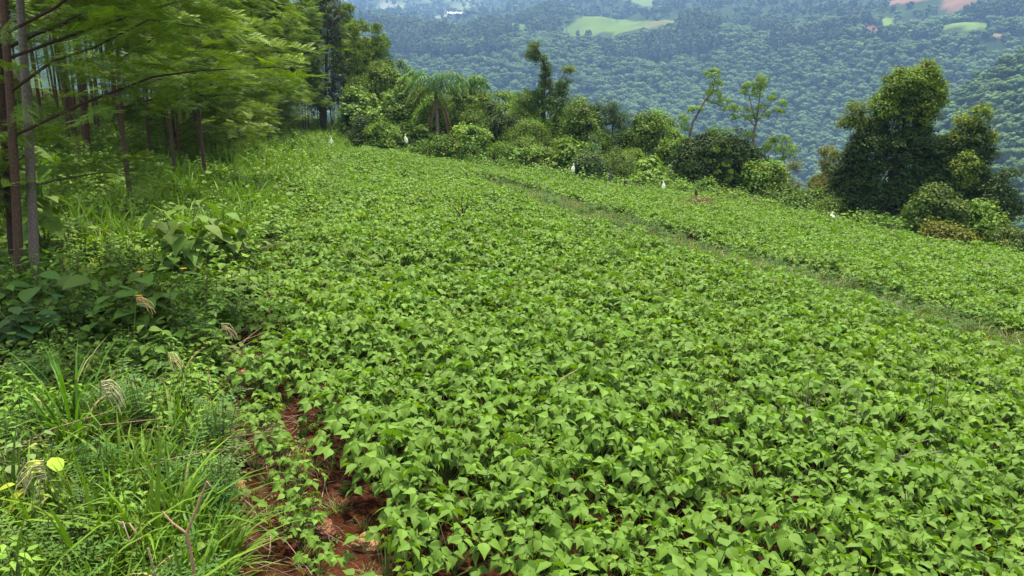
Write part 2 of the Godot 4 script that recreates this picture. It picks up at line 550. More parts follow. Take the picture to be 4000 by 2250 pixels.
func make_bean() -> void:
	for k in 8:            # trifoliate leaves
		var b := MB.new()
		var tone := rr(0.85, 1.15)
		for s in [0.0, -1.0, 1.0]:
			var a: float = s * rr(1.15, 1.5)
			var d := Vector3(sin(a), rr(-0.32, 0.08), cos(a)).normalized()
			var l := rr(0.95, 1.1) * (1.0 if s == 0.0 else 0.92)
			var base := Vector3(sin(a) * 0.06, 0, cos(a) * 0.06 + (0.2 if s == 0.0 else 0.0))
			var q := tone * rr(0.9, 1.1)
			b.leaf(base, d, Vector3(rr(-0.7, 0.7), 1, rr(-0.7, 0.7)), l, l * rr(0.34, 0.42), rr(0.12, 0.42), rr(0.1, 0.5), Color(0.1 * q, 0.185 * q, 0.022 * q), [0.1, 0.78, 1.0, 0.83, 0.47, 0.2, 0.0])
		b.tube([Vector3(0, 0, -0.05), Vector3(0, 0.0, 0.24)], 0.018, 0.012, 3, Color(0.1, 0.16, 0.04), false)
		bean_leaf.append(b)
	for k in 10:
		var leaves := []
		var st := MB.new()
		var n := rng.randi_range(17, 21)
		for i in n:
			var a := 2.4 * i + rr(-0.5, 0.5)
			var r := 0.27 * sqrt((i + 0.5) / n) * rr(0.8, 1.2)
			var y := (0.5 - 2.6 * r * r) * rr(0.55, 1.12)
			var p := Vector3(cos(a) * r, y, sin(a) * r)
			var d := Vector3(cos(a + rr(-0.6, 0.6)), rr(-0.5, 0.0), sin(a + rr(-0.6, 0.6))).normalized()
			leaves.append([rng.randi() % 8, Transform3D(aim(d, UP + Vector3(cos(a), 0, sin(a)) * rr(0.0, 0.55) + Vector3(rr(-0.3, 0.3), 0, rr(-0.3, 0.3)), rr(0.07, 0.11)), p)])
			st.tube([Vector3(p.x * 0.1, 0.02 + y * 0.25, p.z * 0.1), Vector3(p.x * 0.6, y * 0.72, p.z * 0.6), p], 0.004, 0.0025, 3, Color(0.1, 0.17, 0.04), false)
		st.tube([Vector3(0, -0.05, 0), Vector3(0.01, 0.12, 0.01), Vector3(0, 0.3, 0.0)], 0.006, 0.004, 4, Color(0.12, 0.15, 0.05), false)
		bean_set.append([leaves, st])

func row_x(f: float, j: int) -> float:
	return pl(f, strip_line) + j * 0.56

func build_beans() -> void:
	var meshes := []
	for b in bean_leaf:
		meshes.append(b.mesh(bean_mat))
	var all := []
	for j in range(-75, 60):
		var f := 2.4
		while f < 47.0:
			f += rr(0.12, 0.22) * (1.0 if f < 22.0 else 1.12)
			var x := row_x(f, j) + rr(-0.06, 0.06)
			if absf(x) > 0.8 * f + 2.5: continue
			var inside := in_field(x, f)
			var so := strip_off(x, f)
			if inside < 0.1 + 0.35 * fine.get_noise_2d(x * 40.0, f * 40.0): continue
			var sw := 1.25 + 0.8 * wob.get_noise_2d(f * 18.0, 7.0)
			if f > 34.5: sw = 0.15
			if so > -sw and so < sw + 0.25: continue
			var gap := fine.get_noise_2d(x * 26.0 + 50.0, f * 26.0)
			if gap > 0.42 or rng.randf() < 0.02: continue
			if f < 9.0:
				var keep := 1.0
				if inside < 0.25: keep = 0.0
				elif inside < 0.8: keep = 0.0 if f < 7.2 else 0.75
				elif inside < 1.4: keep = 0.8
				if rng.randf() > keep: continue
			var s := rr(0.78, 1.22) * clampf(0.72 + inside * 0.3, 0.7, 1.05) * (1.0 + 0.16 * wob.get_noise_2d(x * 25.0, f * 25.0))
			if f > 7.0 and inside > 1.5: s *= 1.06
			all.append([f * f + x * x, x, f, s])
	var fe := 3.7
	while fe < 7.4:            # the thin outermost row on the bare soil
		fe += rr(0.2, 0.36)
		var xe := pl(fe, edge_left) + 0.36 + rr(-0.1, 0.1)
		all.append([fe * fe + xe * xe, xe, fe, rr(0.5, 0.78)])
	all.sort_custom(func(p, q): return p[0] < q[0])
	var protos := []
	var ts := []
	var cs := []
	for k in bean_set.size():
		ts.append([])
		cs.append([])
	var near := 0
	for q in all:
		var k := rng.randi() % bean_set.size()
		var b := stand(Vector3(0.06 + rr(-0.12, 0.12), 1, rr(-0.12, 0.12)), rr(0, TAU), q[3])
		var p := at(q[1], q[2], 0.0)
		# in the picture: not behind the lens and not far out to the side
		var shown: bool = q[2] > 3.9 and absf(q[1]) < 0.74 * (q[2] + 0.55)
		if near < 300 and shown:
			near += 1
			var o: Node3D
			if k < protos.size() and protos[k]:
				o = protos[k].duplicate()
				o.name = numbered("bean_plant")
				add_child(o)
			else:
				o = Node3D.new()
				o.name = numbered("bean_plant")
				add_child(o)
				part(o, "stem", bean_set[k][1].mesh(bean_mat))
				for lf in bean_set[k][0]:
					part(o, "leaf", meshes[lf[0]], lf[1])
				while protos.size() <= k: protos.append(null)
				protos[k] = o
			o.transform = Transform3D(b, p)
			var edge := in_field(q[1], q[2]) < 0.75
			if edge:
				tag(o, "small bean plant on bare red soil beside the grassy left edge", "bean plant", "bean plants along the bare left edge of the field")
			else:
				tag(o, "leafy green bean plant in the closed rows nearest the camera", "bean plant", "bean plants in the nearest rows")
		else:
			ts[k].append(Transform3D(b, p))
			var g := rr(0.85, 1.15) * (1.0 + 0.15 * wob.get_noise_2d(q[1] * 14.0, q[2] * 14.0))
			cs[k].append(Color(g * rr(0.92, 1.12), g, g * rr(0.85, 1.1)))
	var rows := Node3D.new()
	rows.name = "bean_rows"
	add_child(rows)
	tag(rows, "rows of leafy green beans covering the slope out to the shrubs", "bean crop", "", "stuff")
	for k in bean_set.size():
		var b := MB.new()
		b.add(bean_set[k][1], Transform3D())
		for lf in bean_set[k][0]:
			b.add(bean_leaf[lf[0]], lf[1])
		many(rows, "foliage", b.mesh(bean_mat), ts[k], cs[k]).set_meta("kind", "stuff")
	print("beans ", all.size())

# ------------------------------------------------------------------ undergrowth
func tuft(n: int, h: float, w: float, spread: float, bend: float, base: Color, dead := 0.1) -> MB:
	var b := MB.new()
	for i in n:
		var a := rr(0, TAU)
		var d := Vector3(cos(a), 0, sin(a))
		var p := d * spread * rr(0.0, 1.0)
		var hh := h * rr(0.55, 1.1)
		var bd := bend * rr(0.3, 1.5)
		var sd := Vector3(-d.z, 0, d.x).rotated(UP, rr(-0.6, 0.6))
		var k := rr(0.8, 1.2)
		var col := base * k
		if rng.randf() < dead: col = Color(0.3, 0.24, 0.12) * k
		var pm := p
		var wm := w * 0.6
		for s in range(1, 6):
			var t := s / 5.0
			var q := p + d * (hh * bd * t * t) + UP * (hh * (t - 0.42 * bd * t * t * t))
			var ww := w * (1.0 - t * t) if s < 5 else 0.0
			b.tri_up(pm - sd * wm, pm + sd * wm, q + sd * ww, d + UP, col)
			if ww > 0.0: b.tri_up(pm - sd * wm, q + sd * ww, q - sd * ww, d + UP, col)
			pm = q
			wm = ww
	return b

func herb(stems: int, h: float, per: int, l: float, w: float, prof: Array, col: Color, lean := 0.4, droop := 0.35) -> MB:
	var b := MB.new()
	for i in stems:
		var a := rr(0, TAU)
		var d := Vector3(cos(a), 0, sin(a)) * lean * rr(0.3, 1.2)
		var hh := h * rr(0.6, 1.1)
		var e := (d + UP).normalized() * hh
		b.tube([d * 0.08, e * 0.5 + d * 0.03, e], 0.006, 0.003, 3, Color(0.12, 0.13, 0.05), false)
		for j in per:
			var t := 0.25 + 0.75 * (j + 0.7) / per
			var q := 2.2 * j + a
			var o := Vector3(cos(q), rr(-0.25, 0.3), sin(q)).normalized()
			var ll := l * rr(0.7, 1.2) * (1.1 - 0.4 * t)
			var k := rr(0.8, 1.2)
			b.leaf(e * t + o * 0.02, o, UP + Vector3(rr(-0.4, 0.4), 0, rr(-0.4, 0.4)), ll, ll * w, rr(0.05, 0.3), droop * rr(0.4, 1.4), col * k, prof)
	return b

func creeper(n: int, rad: float, l: float, col: Color) -> MB:
	var b := MB.new()
	for i in n:
		var a := rr(0, TAU)
		var r := rad * sqrt(rng.randf())
		var k := rr(0.75, 1.25)
		var ll := l * rr(0.6, 1.25)
		b.leaf(Vector3(cos(a) * r, rr(0.06, 0.26) - 0.1 * r, sin(a) * r), Vector3(cos(a + rr(-1, 1)), rr(-0.4, 0.1), sin(a + rr(-1, 1))).normalized(), UP + Vector3(rr(-0.5, 0.5), 0, rr(-0.5, 0.5)), ll, ll * 0.42, rr(0.1, 0.35), rr(0.1, 0.5), Color(col.r * k * rr(0.85, 1.2), col.g * k, col.b * k), ROUND)
	return b

func feathery(stems: int, h: float, col: Color) -> MB:
	var b := MB.new()
	for i in stems:
		var a := rr(0, TAU)
		var e := Vector3(cos(a) * rr(0.05, 0.3), 1, sin(a) * rr(0.05, 0.3)) * h * rr(0.7, 1.1)
		b.tube([Vector3.ZERO, e * 0.5, e], 0.006, 0.003, 3, Color(0.12, 0.12, 0.05), false)
		for j in 12:
			var q := 2.4 * j + a
			var t := 0.2 + 0.8 * j / 12.0
			frond(b, e * t, Vector3(cos(q), rr(0.0, 0.7), sin(q)).normalized(), UP, 0.17 * rr(0.7, 1.2), 4, 0.008, col * rr(0.8, 1.2), 0.4)
	return b

func sticks(n: int, l: float, r: float, col: Color, flat := 0.2, spread := 0.3) -> MB:
	var b := MB.new()
	for i in n:
		var a := rr(0, TAU)
		var d := Vector3(cos(a), rr(-0.3, 1.0) * flat, sin(a)).normalized()
		var p := Vector3(rr(-1, 1) * spread, rr(0.0, 0.12), rr(-1, 1) * spread)
		var ll := l * rr(0.4, 1.1)
		b.tube([p, p + d * ll * 0.5 + Vector3(rr(-1, 1), rr(0, 1), rr(-1, 1)) * 0.06 * ll, p + d * ll], r * rr(0.6, 1.2), r * 0.4, 4, col * rr(0.65, 1.3), false)
	return b

func scatter(called: String, label: String, category: String, protos: Array, spots: Array) -> void:
	# spots: [x, f, scale, colour]
	var o := Node3D.new()
	o.name = numbered(called)
	add_child(o)
	tag(o, label, category, "", "stuff")
	var ts := []
	var cs := []
	for p in protos:
		ts.append([])
		cs.append([])
	for s in spots:
		var k := rng.randi() % protos.size()
		ts[k].append(Transform3D(stand(Vector3(rr(-0.15, 0.15), 1, rr(-0.15, 0.15)), rr(0, TAU), s[2] * rr(0.75, 1.25)), at(s[0], s[1], -0.01)))
		cs[k].append(s[3])
	for k in protos.size():
		if ts[k].size(): many(o, "foliage", protos[k], ts[k], cs[k]).set_meta("kind", "stuff")

func tone(a := 0.85, b := 1.15) -> Color:
	var g := rr(a, b)
	return Color(g * rr(0.9, 1.15), g, g * rr(0.85, 1.1))

func build_undergrowth() -> void:
	var gr := Color(0.095, 0.175, 0.016)
	var tall := [tuft(15, 0.8, 0.016, 0.16, 0.7, gr, 0.06).mesh(grass_mat), tuft(14, 0.62, 0.019, 0.17, 0.9, gr * 0.85, 0.08).mesh(grass_mat), tuft(12, 0.95, 0.021, 0.14, 0.6, gr * 1.05, 0.05).mesh(grass_mat)]
	var low := [tuft(26, 0.3, 0.007, 0.14, 0.8, Color(0.09, 0.15, 0.03), 0.22).mesh(grass_mat), tuft(24, 0.38, 0.007, 0.12, 0.7, Color(0.1, 0.15, 0.03), 0.3).mesh(grass_mat)]
	var dry := [tuft(26, 0.5, 0.006, 0.14, 0.6, Color(0.34, 0.25, 0.15), 0.9).mesh(grass_mat)]
	var g2 := Color(0.085, 0.155, 0.022)
	var herbs := [herb(6, 0.5, 9, 0.09, 0.4, OVATE, g2).mesh(leaf_mat), herb(7, 0.42, 8, 0.11, 0.36, OVATE, g2 * 1.15).mesh(leaf_mat), herb(5, 0.65, 12, 0.12, 0.22, LANCE, g2 * 1.1, 0.25).mesh(leaf_mat), creeper(44, 0.42, 0.085, g2).mesh(leaf_mat), creeper(36, 0.4, 0.1, g2 * 0.95).mesh(leaf_mat)]
	var bigs := [herb(5, 0.55, 6, 0.17, 0.45, ROUND, g2 * 1.05, 0.5, 0.3).mesh(leaf_mat), herb(4, 0.7, 7, 0.2, 0.4, OVATE, g2, 0.4, 0.45).mesh(leaf_mat)]
	var ferny := [feathery(5, 0.5, Color(0.06, 0.13, 0.03)).mesh(leaf_mat), feathery(4, 0.4, Color(0.075, 0.14, 0.025)).mesh(leaf_mat)]
	var twigs := [sticks(9, 0.8, 0.006, Color(0.22, 0.15, 0.1)).mesh(dry_mat), sticks(7, 1.1, 0.008, Color(0.26, 0.19, 0.13)).mesh(dry_mat)]
	var s_tall := []
	var s_low := []
	var s_herb := []
	var s_big := []
	var s_fern := []
	var s_twig := []
	var s_dry := []
	# the verge left of the beans and the floor of the wood
	for i in 30000:
		var f := 2.6 + 84.0 * pow(rng.randf(), 1.7)
		var b := pl(f, edge_left) if f < 41.0 else lerpf(-9.5, -13.5, clampf((f - 41.0) / 27.0, 0.0, 1.0))
		var x := b - 16.0 * pow(rng.randf(), 1.35) * (1.0 if f < 30.0 else 1.6)
		if x < -0.78 * f - 2.0: continue
		var d := b - x
		if f > 30.0 and rng.randf() < 0.3: continue
		var nz := wob.get_noise_2d(x * 16.0, f * 16.0)
		var band := f > 12.5 and d > 0.5 and d < 4.6 + nz * 2.0
		if f > 41.0: band = d < 4.0
		var front := f < 6.2 and x > -4.0 + nz
		if f < 9.0 and d < 0.22: continue
		var pile := Vector2((x + 7.6) / 2.9, (f - 13.4) / 1.3).length() < 1.0
		var u := rng.randf()
		if band and u < 0.62:
			if rng.randf() < 0.6: s_tall.append([x, f, rr(0.75, 1.15) * (1.0 if nz > -0.1 else 0.7), tone(0.95, 1.35)])
		elif front and u < 0.55:
			if d > 0.2: s_tall.append([x, f, rr(0.5, 0.85), tone(0.65, 1.1)])
		elif pile and u < 0.85:
			if u < 0.2: s_twig.append([x, f, rr(0.8, 1.4), tone(0.7, 1.3)])
		elif u < 0.78:
			s_herb.append([x, f, rr(0.7, 1.2) * (1.5 if f > 16.0 and d > 5.0 else 1.0) * (0.8 if f < 8.0 else 1.0), tone(0.9, 1.5) * (1.25 if d < 5.0 and f > 12.0 else 1.0)])
		elif u < 0.86:
			if f > 6.5: s_big.append([x, f, rr(0.7, 1.15), tone(0.8, 1.2)])
		elif u < 0.9:
			s_fern.append([x, f, rr(0.7, 1.2), tone()])
		elif u < 0.95:
			s_twig.append([x, f, rr(0.6, 1.3), tone(0.7, 1.3)])
		else:
			s_low.append([x, f, rr(0.8, 1.5), tone(0.8, 1.3)])
	# the weedy terrace edge across the beans, and the field's far margin
	for i in 5200:
		var f := rr(8.0, 36.0)
		var x := pl(f, strip_line) + rr(-1.2, 1.5)
		if x > 0.8 * f + 2.0: continue
		var u := rng.randf()
		if u < 0.5: s_low.append([x, f, rr(0.7, 1.3), tone(0.65, 1.1)])
		elif u < 0.66: s_fern.append([x, f, rr(0.5, 0.9), tone(0.8, 1.2)])
		elif u < 0.8: s_herb.append([x, f, rr(0.4, 0.7), tone(0.8, 1.2)])
		elif u < 0.84: s_tall.append([x, f, rr(0.35, 0.6), tone(0.8, 1.1)])
		elif u < 0.9: s_dry.append([x, f, rr(0.4, 0.7), tone()])
	for i in 5200:
		var x := rr(-11.5, 30.0)
		var f := pl(x, edge_far) + rr(-0.6, 6.0)
		var u := rng.randf()
		if x < -3.0 and x > -9.5 and f < pl(x, edge_far) + 1.0:
			if u < 0.6: s_dry.append([x, f, rr(0.6, 1.0), tone(0.8, 1.2)])
		elif u < 0.55: s_herb.append([x, f, rr(0.9, 1.7), tone(0.9, 1.6)])
		elif u < 0.75: s_big.append([x, f, rr(0.7, 1.3), tone(0.9, 1.5)])
		elif u < 0.9: s_low.append([x, f, rr(1.0, 1.8), tone(0.8, 1.2)])
		else: s_fern.append([x, f, rr(0.9, 1.6), tone(0.9, 1.4)])
	for i in 420:      # seedlings and litter on the bare soil at the left edge
		var f := rr(3.6, 9.0)
		var x := pl(f, edge_left) + rr(-0.35, 0.9)
		if rng.randf() < 0.35: s_twig.append([x, f, rr(0.15, 0.45), tone(0.8, 1.3)])
		elif rng.randf() < 0.6: s_low.append([x, f, rr(0.2, 0.45), tone()])
		else: s_herb.append([x, f, rr(0.12, 0.3), tone()])
	scatter("tall_grass", "bright green tall grass along the left edge of the beans", "grass", tall, s_tall)
	scatter("low_grass", "low olive grass along the terrace edge and under the trees", "grass", low, s_low)
	scatter("dry_grass", "pinkish dry grass on the far corner of the field", "grass", dry, s_dry)
	scatter("undergrowth", "mixed green herbs and creepers covering the ground left of the beans", "undergrowth", herbs, s_herb)
	scatter("broadleaf_undergrowth", "larger leaved weeds scattered through the verge and the wood floor", "undergrowth", bigs, s_big)
	scatter("feathery_undergrowth", "fine feathery weeds along the field edges", "undergrowth", ferny, s_fern)
	scatter("fallen_twigs", "thin dry twigs lying among the weeds", "twigs", twigs, s_twig)
	print("undergrowth ", s_tall.size(), " ", s_low.size(), " ", s_herb.size(), " ", s_big.size(), " ", s_fern.size(), " ", s_twig.size())

# ------------------------------------------------------------------ far valley
func blob(b: MB, ce: Vector3, ra: Vector3, col: Color, seed_: float, rings := 4, segs := 7) -> void:
	var grid := []
	for i in rings + 1:
		var row := []
		var th := PI * i / rings
		for k in segs:
			var ph := TAU * (k + 0.5 * (i % 2)) / segs
			var d := Vector3(sin(th) * cos(ph), cos(th), sin(th) * sin(ph))
			row.append(ce + d * ra * (1.0 + 0.3 * fine.get_noise_3d(d.x * 40.0 + seed_, d.y * 40.0, d.z * 40.0)))
		grid.append(row)
	for i in rings:
		for k in segs:
			var l := (k + 1) % segs
			var o: Vector3 = grid[i][k] + grid[i + 1][l] - ce * 2.0
			b.quad_up(grid[i][k], grid[i][l], grid[i + 1][l], grid[i + 1][k], o, col * rr(0.85, 1.15))

func build_far() -> void:
	var crowns := []
	for k in 5:
		var b := MB.new()
		for i in 16:
			var d := Vector3(rr(-1, 1), rr(-0.2, 1), rr(-1, 1)).normalized()
			var s := rr(0.24, 0.42)
			blob(b, Vector3(d.x * 0.72, 0.75 + d.y * 0.5, d.z * 0.72), Vector3(s, s * 0.8, s), Color(1, 1, 1) * rr(0.75, 1.25), k * 30.0 + i * 7.0, 4, 6)
		blob(b, Vector3(0, 0.5, 0), Vector3(0.7, 0.7, 0.7), Color(0.8, 0.8, 0.8), k * 13.0)
		crowns.append(b.mesh(far_mat))
	var gums := []
	for k in 3:
		var b := MB.new()
		b.tube([Vector3.ZERO, Vector3(0.01, 0.5, 0), Vector3(0, 0.95, 0.01)], 0.014, 0.005, 4, Color(6, 5.5, 6), false)
		for i in 13:
			var y := rr(0.38, 0.97)
			var w := 0.16 * (1.15 - y) + 0.035
			blob(b, Vector3(rr(-1, 1) * w, y, rr(-1, 1) * w), Vector3(0.055, 0.075, 0.055) * rr(0.8, 1.5), Color(1, 1, 1) * rr(0.75, 1.25), k * 40.0 + i * 9.0, 3, 6)
		gums.append(b.mesh(far_mat))
	var ts := [[], [], [], [], []]
	var cs := [[], [], [], [], []]
	var gt := [[], [], []]
	var gc := [[], [], []]
	for i in 60000:
		var az := rr(-17.0, 44.0)
		var r := sqrt(rr(360.0 * 360.0, 1330.0 * 1330.0))
		if rng.randf() < 0.22: r = rr(1250.0, 2500.0)
		var keep := 0.5
		if az > 20.0 and r < 760.0: keep = 1.0
		elif r < 700.0: keep = 0.25
		if rng.randf() > keep: continue
		if clearing(az, r, 1.04) >= 0 or clearing(az, r + 40.0) >= 0: continue
		var x := sin(deg_to_rad(az)) * r
		var f := cos(deg_to_rad(az)) * r
		var h := far_h(az, r)
		var grove := wob.get_noise_2d(x * 0.35 + 400.0, f * 0.35)
		var g := rr(0.7, 1.35)
		if clearing(az, r + 80.0) >= 0 and clearing(az, r + 140.0) >= 0: grove = -0.2
		var is_gum := r > 1150.0 and grove > (0.02 if az > 12.0 else 0.1)
		if is_gum:
			var k := rng.randi() % 3
			gt[k].append(Transform3D(stand(UP, rr(0, TAU), rr(17.0, 26.0)), Vector3(x, h - 0.5, -f)))
			gc[k].append(Color(0.05 * g, 0.075 * g, 0.035 * g))
		else:
			if r > 1320.0 and grove < -0.25: continue
			var k := rng.randi() % 5
			var s := rr(3.4, 7.2) * (0.7 if az > 20.0 and r < 760.0 else 1.0) * (1.25 if r > 1500.0 else 1.0)
			ts[k].append(Transform3D(stand(UP, rr(0, TAU), s), Vector3(x, h + rr(-1.5, 3.5), -f)))
			var y := rr(0.0, 0.5) * rng.randf()
			cs[k].append(Color((0.055 + 0.07 * y) * g, (0.1 + 0.05 * y) * g, 0.036 * g))
	# tall groves along the rim at the left
	for q in [[-8.2, 1330.0, 1.6, 24.0], [-5.8, 1350.0, 1.0, 22.0], [-1.0, 1270.0, 2.4, 23.0], [3.0, 1300.0, 1.6, 23.0], [-3.2, 1240.0, 2.6, 18.0], [13.5, 1330.0, 1.6, 24.0], [17.0, 1380.0, 3.0, 24.0], [2.0, 1450.0, 1.6, 24.0]]:
		for i in 150:
			var az: float = q[0] + rr(-1, 1) * q[2]
			var r: float = q[1] + rr(-45, 45)
			if clearing(az, r) >= 0 or clearing(az, r + 70.0) >= 0 or clearing(az, r + 130.0) >= 0: continue
			var k := rng.randi() % 3
			var g := rr(0.75, 1.25)
			gt[k].append(Transform3D(stand(UP, rr(0, TAU), q[3] * rr(0.75, 1.15)), Vector3(sin(deg_to_rad(az)) * r, far_h(az, r) - 0.5, -cos(deg_to_rad(az)) * r)))
			gc[k].append(Color(0.055 * g, 0.085 * g, 0.035 * g))
	var o := Node3D.new()
	o.name = "distant_forest"
	add_child(o)
	tag(o, "hazy blue green forest covering the far side of the valley", "forest", "", "stuff")
	for k in 5: many(o, "crown", crowns[k], ts[k], cs[k]).set_meta("kind", "stuff")
	var e := Node3D.new()
	e.name = "distant_eucalyptus_groves"
	add_child(e)
	tag(e, "tall slim eucalyptus groves on the far plateau", "forest", "", "stuff")
	for k in 3: many(e, "tree", gums[k], gt[k], gc[k]).set_meta("kind", "stuff")
	# parasol pines in the far clearing
	var notes := ["left one of the two tall parasol pines above the bright clearing", "right one of the two tall parasol pines above the bright clearing", "small parasol pine at the upper left end of the bright clearing", "short parasol pine at the left tip of the bright clearing"]
	var where := [[7.45, 1500.0, 26.0], [8.0, 1500.0, 26.0], [6.5, 1520.0, 22.0], [4.2, 1320.0, 17.0]]
	for i in 4:
		var az := deg_to_rad(where[i][0])
		var r: float = where[i][1]
		var h: float = where[i][2]
		var t := thing("parasol_pine", notes[i], "tree", Vector3(sin(az) * r, far_h(where[i][0], r), -cos(az) * r), "parasol pines on the far clearing")
		var b := MB.new()
		b.tube([Vector3(0, -1, 0), Vector3(0.2, h * 0.5, 0), Vector3(0, h * 0.92, 0)], 0.55, 0.3, 6, Color(0.06, 0.045, 0.04))
		part(t, "trunk", b.mesh(far_mat))
		var c := MB.new()
		for k in 22:
			var a := rr(0, TAU)
			var q := rr(0.5, 5.0)
			blob(c, Vector3(cos(a) * q, h * rr(0.86, 0.98), sin(a) * q), Vector3(1.3, 0.7, 1.3) * rr(0.8, 1.3), Color(0.02, 0.035, 0.02), k * 5.0, 3, 6)
		part(t, "crown", c.mesh(far_mat)).set_meta("kind", "stuff")
	# farm buildings
	barn(-4.4, 2000.0, 38.0, 12.0, 4.5, 0.1, Color(0.75, 0.76, 0.78), "long white roofed barn on the far plateau, right of the tall grove")
	barn(-7.35, 1530.0, 24.0, 10.0, 4.0, -0.15, Color(0.72, 0.73, 0.75), "smaller white roofed barn among trees at the far plateau edge")
	barn(6.9, 2060.0, 40.0, 14.0, 7.0, 0.2, Color(0.6, 0.5, 0.46), "pale pinkish farmhouse at the top behind the far groves")
	barn(7.35, 1640.0, 18.0, 9.0, 4.0, 0.0, Color(0.66, 0.62, 0.6), "pale farmhouse behind the parasol pines above the clearing")

func barn(azd: float, r: float, l: float, w: float, h: float, turn: float, roof: Color, label: String) -> void:
	var az := deg_to_rad(azd)
	var t := thing("farm_building", label, "building", Vector3(sin(az) * r, far_h(azd, r) + 0.3, -cos(az) * r))
	t.rotation.y = turn - az
	var wall_col := Color(0.5, 0.48, 0.44)
	var b := MB.new()
	var a := l / 2.0
	var d := w / 2.0
	for s in [-1.0, 1.0]:
		b.quad_up(Vector3(-a, -3, d * s), Vector3(a, -3, d * s), Vector3(a, h, d * s), Vector3(-a, h, d * s), Vector3(0, 0, s), wall_col)
		b.quad_up(Vector3(a * s, -3, -d), Vector3(a * s, -3, d), Vector3(a * s, h, d), Vector3(a * s, h, -d), Vector3(s, 0, 0), wall_col)
		b.tri_up(Vector3(a * s, h, -d), Vector3(a * s, h, d), Vector3(a * s, h + w * 0.3, 0), Vector3(s, 0, 0), wall_col)
	part(t, "wall", b.mesh(far_mat))
	for s in [-1.0, 1.0]:
		var q := MB.new()
		var e := Vector3(0, 0.3, 0)
		var p0 := Vector3(-a - 0.6, h - 0.25, (d + 0.7) * s)
		var p1 := Vector3(a + 0.6, h - 0.25, (d + 0.7) * s)
		var p2 := Vector3(a + 0.6, h + w * 0.3 + 0.1, 0)
		var p3 := Vector3(-a - 0.6, h + w * 0.3 + 0.1, 0)
		q.quad_up(p0 + e, p1 + e, p2 + e, p3 + e, UP, roof)
		q.quad_up(p0, p1, p2, p3, -UP, roof)
		q.quad_up(p0, p1, p1 + e, p0 + e, Vector3(0, 0, s), roof)
		part(t, "roof", q.mesh(far_mat))
	var k := 0
	var x := -a + 3.0
	while x < a - 2.0:
		var q := MB.new()
		q.quad_up(Vector3(x, h * 0.35, d + 0.05), Vector3(x + 1.6, h * 0.35, d + 0.05), Vector3(x + 1.6, h * 0.75, d + 0.05), Vector3(x, h * 0.75, d + 0.05), Vector3(0, 0, 1), Color(0.05, 0.06, 0.07))
		part(t, "window", q.mesh(far_mat))
		x += 4.2
		k += 1

